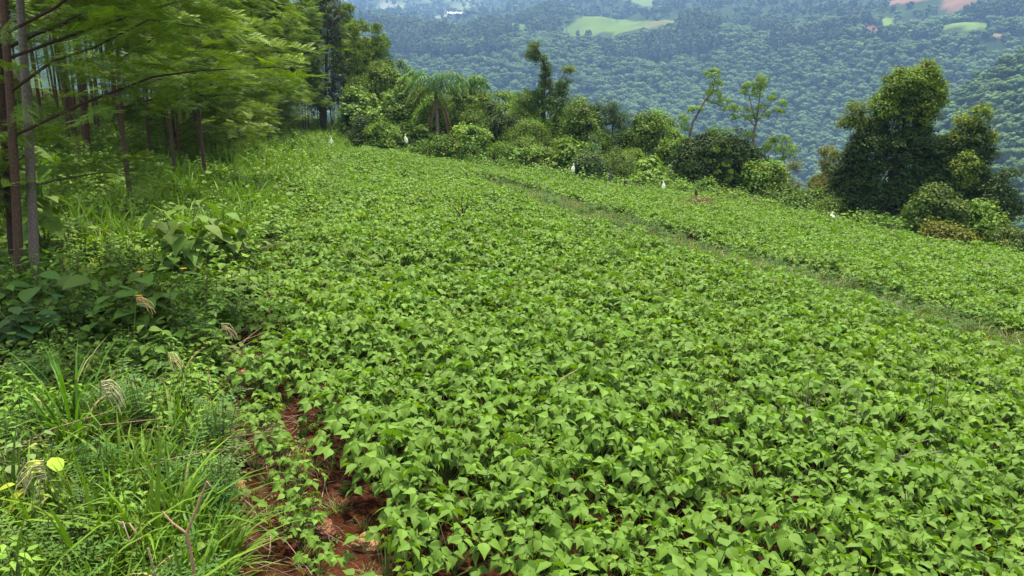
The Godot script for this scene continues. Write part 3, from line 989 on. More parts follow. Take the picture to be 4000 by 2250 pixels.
# ------------------------------------------------------------------ the wood on the left
func build_wood() -> void:
	var col := Color(0.11, 0.185, 0.03)
	var brown := Color(0.12, 0.075, 0.048)
	var grey := Color(0.24, 0.2, 0.16)
	wattle("wattle_tree", "brown trunked wattle in front at left with a long low branch reaching right", -6.62, 9.15, 10.5, 0.062, Vector2(0.075, 0.02), [[2.35, 12, 3.3, 0.42], [2.9, -8, 2.6, 0.5], [3.3, 30, 3.2, 0.45], [3.6, 0, 2.6, 0.5], [4.0, 55, 2.6, 0.5], [4.3, -25, 2.2, 0.6], [4.8, 15, 2.8, 0.6], [5.4, 80, 2.2, 0.6], [6.0, 0, 2.0, 0.7], [7.0, 40, 1.8, 0.8], [1.75, 160, 1.1, 0.3], [2.0, 100, 1.2, 0.3]], 46, 0.52, Color(0.12, 0.21, 0.03), brown, "", false, 0.5)
	wattle("wattle_tree", "pale grey lichened trunk standing close behind the brown trunk at left", -6.6, 9.42, 10.0, 0.068, Vector2(0.06, 0.05), [[1.5, 170, 1.0, 0.2], [1.7, 40, 1.3, 0.15], [1.9, 210, 1.3, 0.3], [3.0, 140, 2.0, 0.5], [3.6, 70, 2.4, 0.5], [4.4, 100, 2.4, 0.6], [5.2, 20, 2.4, 0.6], [6.2, 60, 2.0, 0.7]], 42, 0.5, col, grey, "", false, 0.35)
	wattle("wattle_tree", "dark crooked trunk just left of the twin trunks in the shade", -7.15, 9.9, 9.0, 0.07, Vector2(0.07, 0.0), [[1.8, 180, 1.4, 0.3], [2.6, 120, 1.8, 0.4], [3.4, 60, 2.2, 0.5], [4.4, 10, 2.2, 0.6], [5.4, 90, 2.0, 0.7]], 40, 0.5, col * 0.9, brown * 0.6)
	wattle("wattle_tree", "wattle cut by the left edge of the view with a stout dark trunk", -10.2, 14.0, 11.0, 0.1, Vector2(0.05, 0.0), limbs_of(11.0, 3.0, 9, 2.8, 0.6), 34, 0.55, col, brown * 0.7)
	wattle("wattle_tree", "leafy edge wattle with a leaning bare stem behind the brushwood", -9.5, 17.6, 8.5, 0.065, Vector2(0.05, 0.0), [[2.5, 10, 2.8, 0.35], [2.9, 50, 2.6, 0.35], [3.0, -40, 2.4, 0.3], [3.2, 150, 2.4, 0.3], [3.6, 0, 2.8, 0.5], [4.4, 70, 2.4, 0.6], [5.4, 20, 2.2, 0.7], [6.6, -30, 1.8, 0.8]], 48, 0.55, Color(0.095, 0.165, 0.035), brown, "", false, 0.4)
	wattle("wattle_tree", "thin dark stemmed wattle right of the leafy edge wattle", -10.35, 21.7, 8.0, 0.055, Vector2(0.05, 0.0), [[2.6, 5, 2.6, 0.3], [2.8, 60, 2.2, 0.3], [3.2, -60, 2.4, 0.35], [3.4, 170, 2.2, 0.3], [4.4, 20, 2.2, 0.6], [5.6, 90, 2.0, 0.7]], 44, 0.55, Color(0.09, 0.16, 0.035), brown)
	wattle("wattle_tree", "upright bare stemmed wattle nearest the bright grass with flat side limbs", -9.95, 23.0, 9.5, 0.07, Vector2(0.03, 0.0), [[3.2, 0, 3.0, 0.12], [3.4, 180, 2.4, 0.25], [3.0, -20, 2.4, -0.1], [4.4, 40, 2.6, 0.4], [5.2, -10, 2.4, 0.5], [6.0, 120, 2.2, 0.6], [7.2, 10, 2.0, 0.8]], 44, 0.58, Color(0.1, 0.17, 0.035), brown, "", false, 0.4)
	wattle("wattle_tree", "thick straight trunk deeper in the wood behind the leafy edge wattle", -13.6, 23.0, 13.0, 0.13, Vector2(0.03, 0.0), limbs_of(13.0, 5.0, 10, 3.0, 0.3), 34, 0.6, col, brown * 0.9)
	# young ones along the edge, foliage low
	var young := [[-12.6, 30.0, 5.5], [-13.6, 34.5, 4.2], [-15.2, 41.0, 6.0], [-13.2, 27.2, 3.2], [-16.2, 47.5, 6.5], [-12.0, 25.6, 4.6], [-17.5, 54.0, 9.0]]
	var said := ["young wattle bushing out at the wood edge beside the grass", "low young wattle on the verge with pale feathery shoots", "middle sized wattle leaning out of the wood edge", "knee high wattle sapling at the wood edge", "bushy wattle where the grass path narrows", "slim young wattle behind the flat limbed one", "broad light green wattle at the far end of the wood edge"]
	for i in young.size():
		var q: Array = young[i]
		wattle("young_wattle", said[i], q[0], q[1], q[2], 0.03 + 0.005 * q[2], Vector2(0.06, 0), limbs_of(q[2], 0.7, 9 + int(q[2]), 1.1 + 0.2 * q[2], 0.5), 34, 0.6, Color(0.105, 0.175, 0.035), brown, "", true, 0.4)
	var edge_said := ["full leafy wattle of the wood edge, its crown down to the grass", "airy wattle of the wood edge with bare stem below a light crown", "dark feathery wattle standing at the wood edge"]
	for i in 16:
		var f := 25.5 + i * 2.5
		var h := rr(7.5, 10.5) + i * 0.12
		wattle("edge_wattle", edge_said[i % 3], pl(f, wood_edge) - rr(0.4, 2.2) , f, h, 0.06, Vector2(rr(0.0, 0.06), 0), limbs_of(h, 2.4 if i % 3 == 1 else 1.6, 15, 2.3, 0.4), 40, 0.62, [Color(0.11, 0.18, 0.03), Color(0.095, 0.165, 0.035), Color(0.075, 0.135, 0.032)][i % 3], brown, "wattles lining the wood edge", true, 0.35)
	# the crowd inside
	var protos := []
	var kinds := ["slender bare brown trunk with a high feathery crown inside the wood", "dark trunk with dead lower twigs and a high crown inside the wood", "thin pale brown trunk leaning a little inside the shaded wood"]
	var spots := []
	for i in 4000:
		if spots.size() > 210: break
		var f := rr(12.0, 84.0)
		var e := pl(f, wood_edge) - rr(0.3, 26.0)
		if e < -0.76 * f - 3.0: continue
		var clear := true
		for s in spots:
			if absf(s.x - e) < 1.5 and absf(s.y - f) < 2.1:
				clear = false
				break
		if clear: spots.append(Vector2(e, f))
	for i in spots.size():
		var k := i % 6
		var o: Node3D
		var p: Vector2 = spots[i]
		if i < 6:
			var h := 11.5 + i * 0.8
			var limbs := limbs_of(h, 5.6, 9, 2.4)
			o = wattle("woodland_wattle", "", p.x, p.y, h, rr(0.045, 0.075), Vector2(rr(-0.02, 0.06), rr(-0.03, 0.03)), limbs, 20, 0.85, col * rr(0.9, 1.2), brown * rr(0.7, 1.2), "", true, 0.2)
			protos.append(o)
		else:
			o = protos[k].duplicate()
			o.name = numbered("woodland_wattle")
			add_child(o)
			o.position = at(p.x, p.y, -0.1)
			o.rotation.y = rr(0, TAU)
			o.scale = Vector3.ONE * rr(0.85, 1.15)
		tag(o, kinds[k % 3], "tree", "slender wattles crowding inside the wood")

# ------------------------------------------------------------------ palms
func palm(label: String, x: float, f: float, crown_y: float, fl: float, n: int, thin: float) -> void:
	var base := at(x, f, -0.2)
	var h := crown_y - base.y
	var t := thing("palm_tree", label, "palm", base)
	var b := MB.new()
	b.tube([Vector3(0, 0, 0), Vector3(0.05, h * 0.5, 0), Vector3(0, h, 0)], 0.16, 0.12, 9, Color(0.3, 0.25, 0.2))
	for i in 16: b.tube([Vector3(0.05 * sin(i / 16.0 * PI), h * i / 16.0, 0), Vector3(0.05 * sin(i / 16.0 * PI), h * i / 16.0 + 0.04, 0)], 0.168 - 0.0025 * i, 0.162 - 0.0025 * i, 9, Color(0.2, 0.16, 0.13), false)
	part(t, "trunk", b.mesh(bark_mat))
	var s := MB.new()
	s.tube([Vector3(0, h - 0.1, 0), Vector3(0, h + 0.5, 0), Vector3(0.02, h + 1.1, 0)], 0.15, 0.05, 8, Color(0.09, 0.11, 0.05))
	part(t, "crownshaft", s.mesh(leaf_mat))
	for i in n:
		var a := 2.4 * i + 0.4
		var old := float(i) / n
		var dead := i >= n - 4
		var l := fl * rr(0.85, 1.1)
		var o := MB.new()
		var d := Vector3(cos(a), 0, sin(a))
		var up0 := lerpf(1.7, 0.05, old) if not dead else -0.9
		var v := (d + UP * up0).normalized()
		var p := Vector3(0, h + lerpf(1.0, 0.35, old) - (0.4 if dead else 0.0), 0)
		var col := Color(0.06, 0.135, 0.035).lerp(Color(0.17, 0.19, 0.03), clampf((old - 0.45) * 1.7, 0.0, 1.0)) * rr(0.85, 1.15)
		if dead: col = Color(0.2, 0.13, 0.07)
		var line := [p]
		var segs := 16
		for j in segs:
			p += v * (l / segs)
			v = (v - UP * (0.13 + 0.1 * j / segs)).normalized()
			line.append(p)
		o.tube(line, 0.03, 0.008, 4, col * 0.9, false)
		for j in range(2, segs * 3):
			var u := j / 3.0
			var q: Vector3 = line[int(u)].lerp(line[mini(int(u) + 1, segs)], u - int(u))
			var dir: Vector3 = (line[mini(int(u) + 1, segs)] - line[maxi(int(u) - 1, 0)]).normalized()
			var side := dir.cross(UP).normalized()
			var w := (0.72 if not dead else 0.35) * sin(PI * clampf(u / segs * 0.9 + 0.08, 0.0, 1.0)) * fl / 2.6
			for sgn in [-1.0, 1.0]:
				var e: Vector3 = (side * sgn * rr(0.6, 1.0) + dir * 0.55 + UP * rr(-0.35, 0.5)).normalized()
				o.leaf(q, e, UP, w * rr(0.8, 1.1), 0.022 * thin, 0.1, rr(0.5, 1.0), col * rr(0.8, 1.2), LANCE)
		part(t, "frond", o.mesh(leaf_mat))

# ------------------------------------------------------------------ rosette trees: bare crooked limbs with balls of leaves
func rosette_tree(label: String, x: float, f: float, limbs: Array, balls: Array, bm: ArrayMesh, y0: float) -> void:
	var base := at(x, f, -0.1)
	var t := thing("rosette_tree", label, "tree", base)
	for q in limbs:       # world points along the limb, then its two radii
		var b := MB.new()
		var pts := []
		for p in q[0]: pts.append(p - base)
		b.tube(pts, q[1], q[2], 6, Color(0.2, 0.16, 0.12))
		part(t, "branch", b.mesh(bark_mat))
	for g in balls:       # centre, radii, how many
		for i in int(g[2]):
			var d := Vector3(rr(-1, 1), rr(-0.8, 1), rr(-1, 1)).normalized()
			var p: Vector3 = g[0] - base + d * g[1]
			part(t, "leaf_ball", bm, Transform3D(stand(Vector3(d.x * 0.5, 1, d.z * 0.5), rr(0, TAU), rr(0.5, 0.72)), p))

# ------------------------------------------------------------------ trees and shrubs beyond the field
func build_band() -> void:
	var mid := Color(0.1, 0.18, 0.02)
	var bright := Color(0.13, 0.22, 0.035)
	var yellow := Color(0.12, 0.195, 0.017)
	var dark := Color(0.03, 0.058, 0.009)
	var olive := Color(0.12, 0.14, 0.035)
	# height of the top, radius, leaf kind, colour, leaf size
	var far_trees := [
		["dark_pine_like_tree", "very tall dark olive tree rising behind the wood", "tree", -17.4, 66.7, 17.4, 3.0, "fine", Color(0.04, 0.055, 0.022), 1.3],
		["dark_pine_like_tree", "dark olive tree half hidden left of the tallest one", "tree", -21.5, 68.0, 17.0, 3.2, "fine", Color(0.04, 0.06, 0.024), 1.3],
		["eucalyptus_tree", "tallest yellow green eucalyptus next to the dark tree", "tree", -17.6, 79.0, 15.8, 1.7, "long", Color(0.12, 0.2, 0.02), 1.2],
		["eucalyptus_tree", "second eucalyptus from the dark tree, yellow tinged", "tree", -15.7, 77.0, 13.8, 1.9, "long", Color(0.15, 0.22, 0.018), 1.2],
		["eucalyptus_tree", "third eucalyptus from the dark tree with drooping clumps", "tree", -14.5, 78.3, 13.6, 1.5, "long", Color(0.13, 0.21, 0.02), 1.2],
		["eucalyptus_tree", "outermost eucalyptus, against the hazy valley", "tree", -14.2, 82.3, 12.8, 1.3, "long", Color(0.09, 0.16, 0.025), 1.2],
		["hill_crest_shrub", "rounded yellow green tree crown at the foot of the eucalyptus", "shrub", -12.2, 69.0, 9.1, 2.3, "broad", yellow, 1.2],
		["hill_crest_shrub", "small dome shaped crown right of the yellow green one on the crest", "shrub", -10.4, 71.0, 9.5, 1.5, "broad", mid, 1.2],
		["hill_crest_shrub", "dark leaved bush between the wood and the crest", "shrub", -13.4, 62.5, 7.2, 1.7, "broad", mid, 1.1],
		["hill_crest_shrub", "green crown on the crest left of the palm", "shrub", -8.4, 66.7, 7.7, 1.5, "broad", mid, 1.1],
		["hill_crest_shrub", "yellowish crown behind the dark palm", "shrub", -3.0, 64.6, 7.5, 1.5, "broad", yellow, 1.1],
		["hill_crest_shrub", "bright sloping crown right of the dark palm", "shrub", -0.7, 62.0, 6.1, 1.8, "broad", bright, 1.1],
		["broadleaf_bush", "pale broad leaved bush in the hollow above the path end", "bush", -12.0, 57.0, 6.0, 1.7, "big", bright, 1.0],
		["broadleaf_bush", "wide pale green bush left of the palm trunk", "bush", -9.1, 56.0, 5.6, 1.9, "big", bright, 1.0],
		["broadleaf_bush", "bright bush just behind the palm trunk", "bush", -7.2, 58.0, 5.4, 1.6, "big", bright, 1.0],
		["broadleaf_bush", "pale bush low in front of the palm foot", "bush", -6.2, 49.8, 3.3, 1.4, "big", bright, 0.9],
		["round_bush", "dark round bush at the corner of the path", "bush", -10.3, 49.3, 3.9, 1.0, "fine", Color(0.05, 0.09, 0.03), 1.0],
		["round_bush", "mid green bush right of the dark one at the path corner", "bush", -8.6, 48.3, 3.7, 1.2, "broad", mid, 0.9],
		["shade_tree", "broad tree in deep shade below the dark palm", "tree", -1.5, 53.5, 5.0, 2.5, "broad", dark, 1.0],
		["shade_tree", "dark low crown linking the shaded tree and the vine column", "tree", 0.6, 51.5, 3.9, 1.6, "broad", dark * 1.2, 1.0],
		["hedge_bush", "first bush of the hedge right of the palm foot", "bush", -4.4, 47.0, 2.6, 1.35, "broad", mid, 0.9],
		["hedge_bush", "second bush of the hedge, with pale top shoots", "bush", -2.4, 46.5, 2.5, 1.35, "broad", bright, 0.9],
		["hedge_bush", "third bush of the hedge, dense and dark sided", "bush", -0.5, 45.9, 2.2, 1.3, "fine", mid, 1.0],
		["hedge_bush", "fourth bush of the hedge with a ragged top", "bush", 1.4, 45.3, 1.9, 1.3, "broad", mid * 1.1, 0.9],
		["yellow_bush", "yellow green bush below the vine column", "bush", 3.3, 46.8, 2.5, 1.2, "broad", yellow, 0.9],
		["pinnate_bush", "pale feathery leaved bush in front of the round dark tree", "bush", 5.2, 46.0, 2.6, 0.8, "long", Color(0.1, 0.18, 0.06), 0.8],
		["domed_bush", "domed bush clothed in creeper beside the white bag", "bush", 4.6, 43.0, 1.7, 1.35, "vine", Color(0.065, 0.115, 0.03), 0.8],
		["domed_bush", "yellow green dome touching the creeper clad one", "bush", 6.6, 44.2, 1.95, 1.05, "fine", Color(0.09, 0.155, 0.022), 0.9],
		["round_dark_tree", "round dense dark green tree standing alone against the valley", "tree", 7.1, 51.7, 5.1, 2.6, "fine", Color(0.034, 0.075, 0.014), 1.1],
		["olive_shrub", "olive thin leaved shrub right of the round dark tree", "shrub", 10.6, 56.0, 3.2, 1.5, "long", olive, 0.9],
		["olive_shrub", "pale olive shrub under the crooked rosette tree", "shrub", 9.9, 49.0, 1.6, 1.3, "long", olive * 1.2, 0.8],
		["light_tree", "light green crown behind the crooked rosette tree", "tree", 12.2, 55.5, 3.7, 1.5, "broad", bright, 1.0],
		["light_tree", "light green crown between the two rosette trees", "tree", 14.4, 53.0, 3.0, 1.4, "broad", mid, 1.0],
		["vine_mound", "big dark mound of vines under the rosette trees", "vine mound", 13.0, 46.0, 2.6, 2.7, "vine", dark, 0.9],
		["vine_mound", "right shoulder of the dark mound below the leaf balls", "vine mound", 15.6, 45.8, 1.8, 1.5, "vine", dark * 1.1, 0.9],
		["low_bush", "low pale bush right of the second white bag pole", "bush", 8.3, 42.6, 0.5, 1.1, "big", bright, 0.7],
		["low_bush", "low green bush at the field edge left of the dark mound", "bush", 10.0, 42.2, -0.1, 1.0, "broad", mid * 1.2, 0.8],
		["low_bush", "leafy low bush in front of the dark mound", "bush", 11.4, 42.2, 0.0, 1.0, "broad", bright, 0.8],
		["low_bush", "low yellowish bush behind the heap of dry plants", "bush", 13.0, 42.0, -0.6, 1.0, "broad", yellow, 0.8],
		["low_bush", "spreading low bush in the gap between the mound and the tall vines", "bush", 16.3, 44.0, -0.4, 1.2, "broad", bright, 0.9],
		["olive_tree_like_shrub", "small grey olive tree in the gap against the valley", "tree", 20.7, 52.5, 0.9, 1.2, "fine", olive * 0.9, 1.0],
		["olive_tree_like_shrub", "tall grey olive tree leaning on the vine tower", "tree", 21.6, 48.5, 1.9, 1.6, "long", olive, 0.9],
		["olive_tree_like_shrub", "twiggy olive tree low before the vine tower", "tree", 18.9, 43.0, 0.2, 1.2, "fine", olive, 0.9],
		["dark_bush", "dark bush at the right edge of the view", "bush", 23.6, 34.2, 1.3, 1.0, "broad", dark * 1.2, 0.9],
		["front_bush", "leafy bush with bright tips in front of the vine tower", "bush", 19.3, 32.4, 0.6, 1.4, "broad", Color(0.07, 0.12, 0.018), 0.9],
		["front_bush", "small bush left of the vine tower foot", "bush", 16.6, 36.8, -0.4, 1.0, "fine", mid, 0.9],
		["front_bush", "mid green bush right of the bright tipped one", "bush", 21.0, 31.4, -0.1, 1.1, "broad", mid, 0.9],
		["front_bush", "yellowing bush low at the field edge on the right", "bush", 19.0, 30.4, -0.9, 1.3, "broad", Color(0.13, 0.15, 0.02), 0.8],
		["front_bush", "feathery pale bush at the right end of the field edge", "bush", 21.3, 29.8, -1.1, 0.9, "long", Color(0.09, 0.14, 0.03), 0.7],
		["front_bush", "low dark bush with big leaves at the foot of the vine tower", "bush", 17.8, 33.2, -1.2, 0.8, "big", mid, 0.8],
		["front_bush", "low round bush in the corner left of the vine tower", "bush", 15.9, 39.4, -1.0, 1.0, "broad", mid * 1.1, 0.8],
		["front_bush", "bright little bush before the twiggy olive tree", "bush", 16.4, 37.6, -1.2, 0.8, "broad", yellow, 0.8]]
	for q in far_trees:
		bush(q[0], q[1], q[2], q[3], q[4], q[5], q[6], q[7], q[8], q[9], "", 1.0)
	var fill_kinds := ["broad", "fine", "broad", "big", "vine"]
	var fill_cols := [mid, mid * 1.1, bright, mid * 0.6, mid * 0.8]
	var said := ["leafy bush in the unbroken thicket beyond the far field edge", "small leaved bush in the thicket beyond the far field edge", "pale green bush in the thicket beyond the far field edge", "large leaved bush in the thicket beyond the far field edge", "creeper clad bush in the thicket beyond the far field edge"]
	for i in 74:
		var x := rr(-13.0, 17.5)
		var f := rr(pl(x, edge_far) + 3.2, minf(pl(x, drop_edge) + 4.0, pl(x, edge_far) + 22.0))
		var k := rng.randi() % 5
		var hh := rr(1.3, 2.6) * (1.0 if f < pl(x, edge_far) + 7.0 else 2.1)
		bush("thicket_bush", said[k], "bush", x, f, ground(x, f) + hh, rr(1.0, 1.7) * (1.0 if hh < 3.0 else 1.3), fill_kinds[k], fill_cols[rng.randi() % 5] * rr(0.85, 1.15), 1.0, "bushes of the thicket beyond the field")
	# vine tower with a leaning head and an arm on the left
	var b0 := at(19.9, 37.9, -0.2)
	var t := thing("vine_covered_tree", "tallest vine smothered tree at right with a leaning bright head", "tree", b0)
	var o := Vector3(0, -b0.y, 0)
	trunk_to(t, [Vector3(0.9, 7.4, 0), Vector3(-1.9, 6.0, 0.2)], 0.22, Color(0.13, 0.1, 0.07), "trunk")
	crown_of(t, "vine", [[Vector3(-0.1, 3.0, 0), Vector3(2.4, 3.0, 1.9)], [Vector3(-1.3, 4.3, 0.3), Vector3(1.0, 1.4, 1.1)], [Vector3(0.5, 5.6, 0), Vector3(1.3, 1.7, 1.2)], [Vector3(0.9, 6.9, 0.1), Vector3(0.9, 1.0, 0.9)], [Vector3(2.0, 3.2, -0.4), Vector3(1.6, 2.2, 1.3)], [Vector3(0.2, 1.4, 0.9), Vector3(3.0, 1.7, 1.4)], [Vector3(-2.0, 2.0, 0.2), Vector3(1.1, 2.0, 1.0)]], dark * 1.15, 2.2, 0.75, "vine_curtain")
	crown_of(t, "broad", [[Vector3(1.1, 7.9, 0), Vector3(1.1, 0.7, 0.9)], [Vector3(0.2, 7.6, 0.1), Vector3(1.0, 0.8, 0.9)], [Vector3(1.6, 7.2, 0.2), Vector3(0.95, 1.0, 0.8)], [Vector3(-0.6, 6.6, 0.2), Vector3(0.8, 0.7, 0.7)], [Vector3(1.5, 8.55, 0), Vector3(0.4, 0.35, 0.4)], [Vector3(1.0, 6.2, 0.8), Vector3(0.9, 0.8, 0.5)]], Color(0.12, 0.2, 0.015), 1.9, 0.7, "bright_head")
	crown_of(t, "broad", [[Vector3(-2.1, 6.35, 0.2), Vector3(0.55, 0.5, 0.5)], [Vector3(-2.45, 5.85, 0.1), Vector3(0.4, 0.4, 0.4)], [Vector3(-1.55, 5.75, 0.2), Vector3(0.5, 0.3, 0.4)]], Color(0.135, 0.2, 0.018), 1.4, 0.75, "bright_arm")
	b0 = at(23.0, 36.8, -0.2)
	t = thing("vine_covered_tree", "second vine smothered tree at far right with two bright tufts", "tree", b0)
	trunk_to(t, [Vector3(0.6, 6.2, 0), Vector3(-0.4, 5.0, 0)], 0.18, Color(0.13, 0.1, 0.07), "trunk")
	crown_of(t, "vine", [[Vector3(-0.3, 2.8, 0), Vector3(2.0, 2.7, 1.6)], [Vector3(0.4, 4.8, 0), Vector3(1.1, 1.5, 1.0)], [Vector3(1.1, 1.9, 0.2), Vector3(1.6, 1.8, 1.3)]], dark * 1.15, 2.2, 0.75, "vine_curtain")
	crown_of(t, "broad", [[Vector3(0.75, 6.6, 0), Vector3(0.5, 0.6, 0.5)], [Vector3(-0.15, 6.4, 0.1), Vector3(0.38, 0.38, 0.4)], [Vector3(0.9, 5.6, 0.2), Vector3(0.6, 0.5, 0.55)], [Vector3(-0.45, 5.5, 0.2), Vector3(0.45, 0.5, 0.4)]], Color(0.135, 0.2, 0.018), 1.4, 0.75, "bright_tuft")
	crown_of(t, "broad", [[Vector3(-0.4, 4.1, 1.2), Vector3(0.7, 0.8, 0.5)], [Vector3(-0.3, 3.4, 1.3), Vector3(0.55, 0.55, 0.4)]], Color(0.135, 0.2, 0.018), 1.4, 0.75, "bright_clump")
	# the vine column with a crooked top
	b0 = at(2.4, 53.8, -0.2)
	t = thing("vine_column_tree", "crooked column of vines rising from a green mound against the valley", "tree", b0)
	o = Vector3(0, -b0.y, 0)
	var mb := MB.new()
	mb.tube([Vector3(0, 0, 0), o + Vector3(-0.1, 5.4, 0), o + Vector3(0.1, 7.1, -0.3), o + Vector3(-0.15, 8.0, -0.4), o + Vector3(-0.75, 8.9, -0.5)], 0.2, 0.06, 7, Color(0.13, 0.1, 0.07))
	part(t, "trunk", mb.mesh(bark_mat))
	mb = MB.new()
	mb.tube([o + Vector3(0.1, 5.4, 0), o + Vector3(1.0, 6.3, 0), o + Vector3(1.7, 7.3, 0)], 0.08, 0.02, 5, Color(0.2, 0.16, 0.12))
	part(t, "branch", mb.mesh(bark_mat))
	crown_of(t, "broad", [[o + Vector3(0, 3.4, 0), Vector3(2.0, 1.9, 1.7)], [o + Vector3(-1.2, 4.9, 0), Vector3(0.9, 1.0, 0.9)], [o + Vector3(1.1, 4.7, 0), Vector3(1.0, 1.1, 0.9)], [o + Vector3(0, 5.5, 0), Vector3(0.9, 0.9, 0.8)], [o + Vector3(1.2, 6.0, 0), Vector3(0.5, 0.45, 0.4)]], Color(0.07, 0.13, 0.02), 1.1, 0.9, "crown")
	crown_of(t, "vine", [[o + Vector3(0.1, 6.6, -0.2), Vector3(0.35, 0.8, 0.35)], [o + Vector3(0.1, 7.5, -0.35), Vector3(0.3, 0.6, 0.3)], [o + Vector3(-0.35, 8.05, -0.4), Vector3(0.55, 0.4, 0.4)], [o + Vector3(-0.75, 8.3, -0.4), Vector3(0.45, 0.3, 0.4)]], Color(0.06, 0.1, 0.015), 1.3, 0.7, "vine_sleeve")
	crown_of(t, "fine", [[o + Vector3(-0.75, 8.95, -0.5), Vector3(0.4, 0.3, 0.35)], [o + Vector3(-1.15, 8.35, -0.5), Vector3(0.35, 0.3, 0.3)], [o + Vector3(1.65, 7.25, 0), Vector3(0.5, 0.18, 0.3)], [o + Vector3(1.8, 6.5, 0), Vector3(0.35, 0.2, 0.3)], [o + Vector3(1.35, 6.2, 0), Vector3(0.4, 0.3, 0.35)]], yellow, 1.5, 0.8, "top_tuft")
	palm("feather palm with arching fronds and a pale bare trunk", -5.33, 51.2, 5.1, 2.9, 22, 1.3)
	palm("dark drooping palm half hidden right of the taller one", -3.44, 60.0, 5.6, 2.3, 14, 1.5)
	# leaf balls
	var bm := ball_mesh()
	var tinted := MB.new()
	var arr: Array = bm.surface_get_arrays(0)
	tinted.v = arr[Mesh.ARRAY_VERTEX]
	tinted.n = arr[Mesh.ARRAY_NORMAL]
	for q in arr[Mesh.ARRAY_COLOR]: tinted.c.append(Color(0.14 * q.r, 0.22 * q.g, 0.02 * q.b))
	bm = tinted.mesh(leaf_mat)
	rosette_tree("crooked bare limbed rosette tree on the left of the pair", 11.2, 46.6, [[[Vector3(11.1, -2.0, -46.5), Vector3(11.16, 0.6, -46.6), Vector3(11.34, 1.5, -46.8), Vector3(11.73, 3.4, -47.0), Vector3(12.56, 4.9, -47.3)], 0.16, 0.06], [[Vector3(12.56, 4.9, -47.3), Vector3(13.0, 5.3, -47.4), Vector3(13.15, 6.3, -47.5)], 0.05, 0.025], [[Vector3(11.3, 1.4, -46.8), Vector3(10.5, 0.9, -46.7), Vector3(10.1, 0.2, -46.6)], 0.07, 0.04], [[Vector3(12.56, 4.9, -47.3), Vector3(13.6, 4.5, -47.3), Vector3(14.2, 4.2, -47.2)], 0.05, 0.02], [[Vector3(11.6, 3.0, -47.0), Vector3(11.3, 3.5, -46.9), Vector3(11.1, 4.0, -46.8)], 0.04, 0.02]],
		[[Vector3(12.9, 6.5, -47.5), Vector3(0.45, 0.25, 0.4), 9], [Vector3(13.2, 5.9, -47.5), Vector3(0.25, 0.35, 0.3), 6], [Vector3(13.1, 5.05, -47.4), Vector3(0.5, 0.4, 0.45), 12], [Vector3(14.05, 4.55, -47.3), Vector3(0.6, 0.35, 0.45), 12], [Vector3(11.85, 4.35, -47.0), Vector3(0.3, 0.25, 0.3), 6], [Vector3(11.1, 3.4, -46.8), Vector3(0.35, 0.5, 0.35), 10], [Vector3(13.6, 2.9, -46.5), Vector3(0.7, 0.5, 0.5), 10], [Vector3(12.9, 1.3, -44.6), Vector3(0.75, 0.6, 0.5), 18], [Vector3(13.1, 0.4, -44.0), Vector3(0.5, 0.5, 0.4), 8]], bm, 0.0)
	rosette_tree("upright rosette tree on the right with ball tufts in tiers", 15.4, 46.8, [[[Vector3(15.3, -2.2, -46.5), Vector3(15.41, 0.3, -46.6), Vector3(15.75, 1.2, -46.7), Vector3(15.7, 2.6, -46.9), Vector3(15.85, 3.4, -47.0)], 0.15, 0.09], [[Vector3(15.85, 3.4, -47.0), Vector3(15.6, 4.2, -47.1), Vector3(15.3, 5.2, -47.2)], 0.06, 0.025], [[Vector3(15.85, 3.4, -47.0), Vector3(16.0, 4.6, -47.2), Vector3(16.1, 6.0, -47.3)], 0.06, 0.025], [[Vector3(15.85, 3.4, -47.0), Vector3(16.4, 4.2, -47.1), Vector3(17.0, 4.9, -47.2)], 0.05, 0.02], [[Vector3(15.8, 3.2, -47.0), Vector3(15.2, 3.8, -47.0), Vector3(14.7, 4.0, -47.0)], 0.05, 0.02], [[Vector3(15.75, 1.4, -46.7), Vector3(16.6, 2.0, -46.8), Vector3(17.2, 2.6, -46.9)], 0.07, 0.03]],
		[[Vector3(16.15, 6.0, -47.3), Vector3(0.5, 0.4, 0.45), 12], [Vector3(15.35, 5.5, -47.2), Vector3(0.45, 0.4, 0.45), 10], [Vector3(16.0, 5.35, -47.3), Vector3(0.4, 0.3, 0.4), 7], [Vector3(16.7, 5.1, -47.2), Vector3(0.3, 0.25, 0.3), 5], [Vector3(17.4, 4.4, -47.2), Vector3(0.35, 0.35, 0.35), 7], [Vector3(16.2, 4.1, -47.1), Vector3(0.55, 0.4, 0.45), 11], [Vector3(14.95, 3.95, -47.0), Vector3(0.6, 0.4, 0.45), 12], [Vector3(15.5, 2.7, -46.9), Vector3(0.35, 0.15, 0.3), 4], [Vector3(17.1, 2.0, -46.6), Vector3(0.9, 0.6, 0.6), 26], [Vector3(17.9, 1.5, -46.4), Vector3(0.4, 0.6, 0.5), 12], [Vector3(17.0, 0.6, -46.2), Vector3(0.6, 0.5, 0.5), 12]], bm, 0.0)

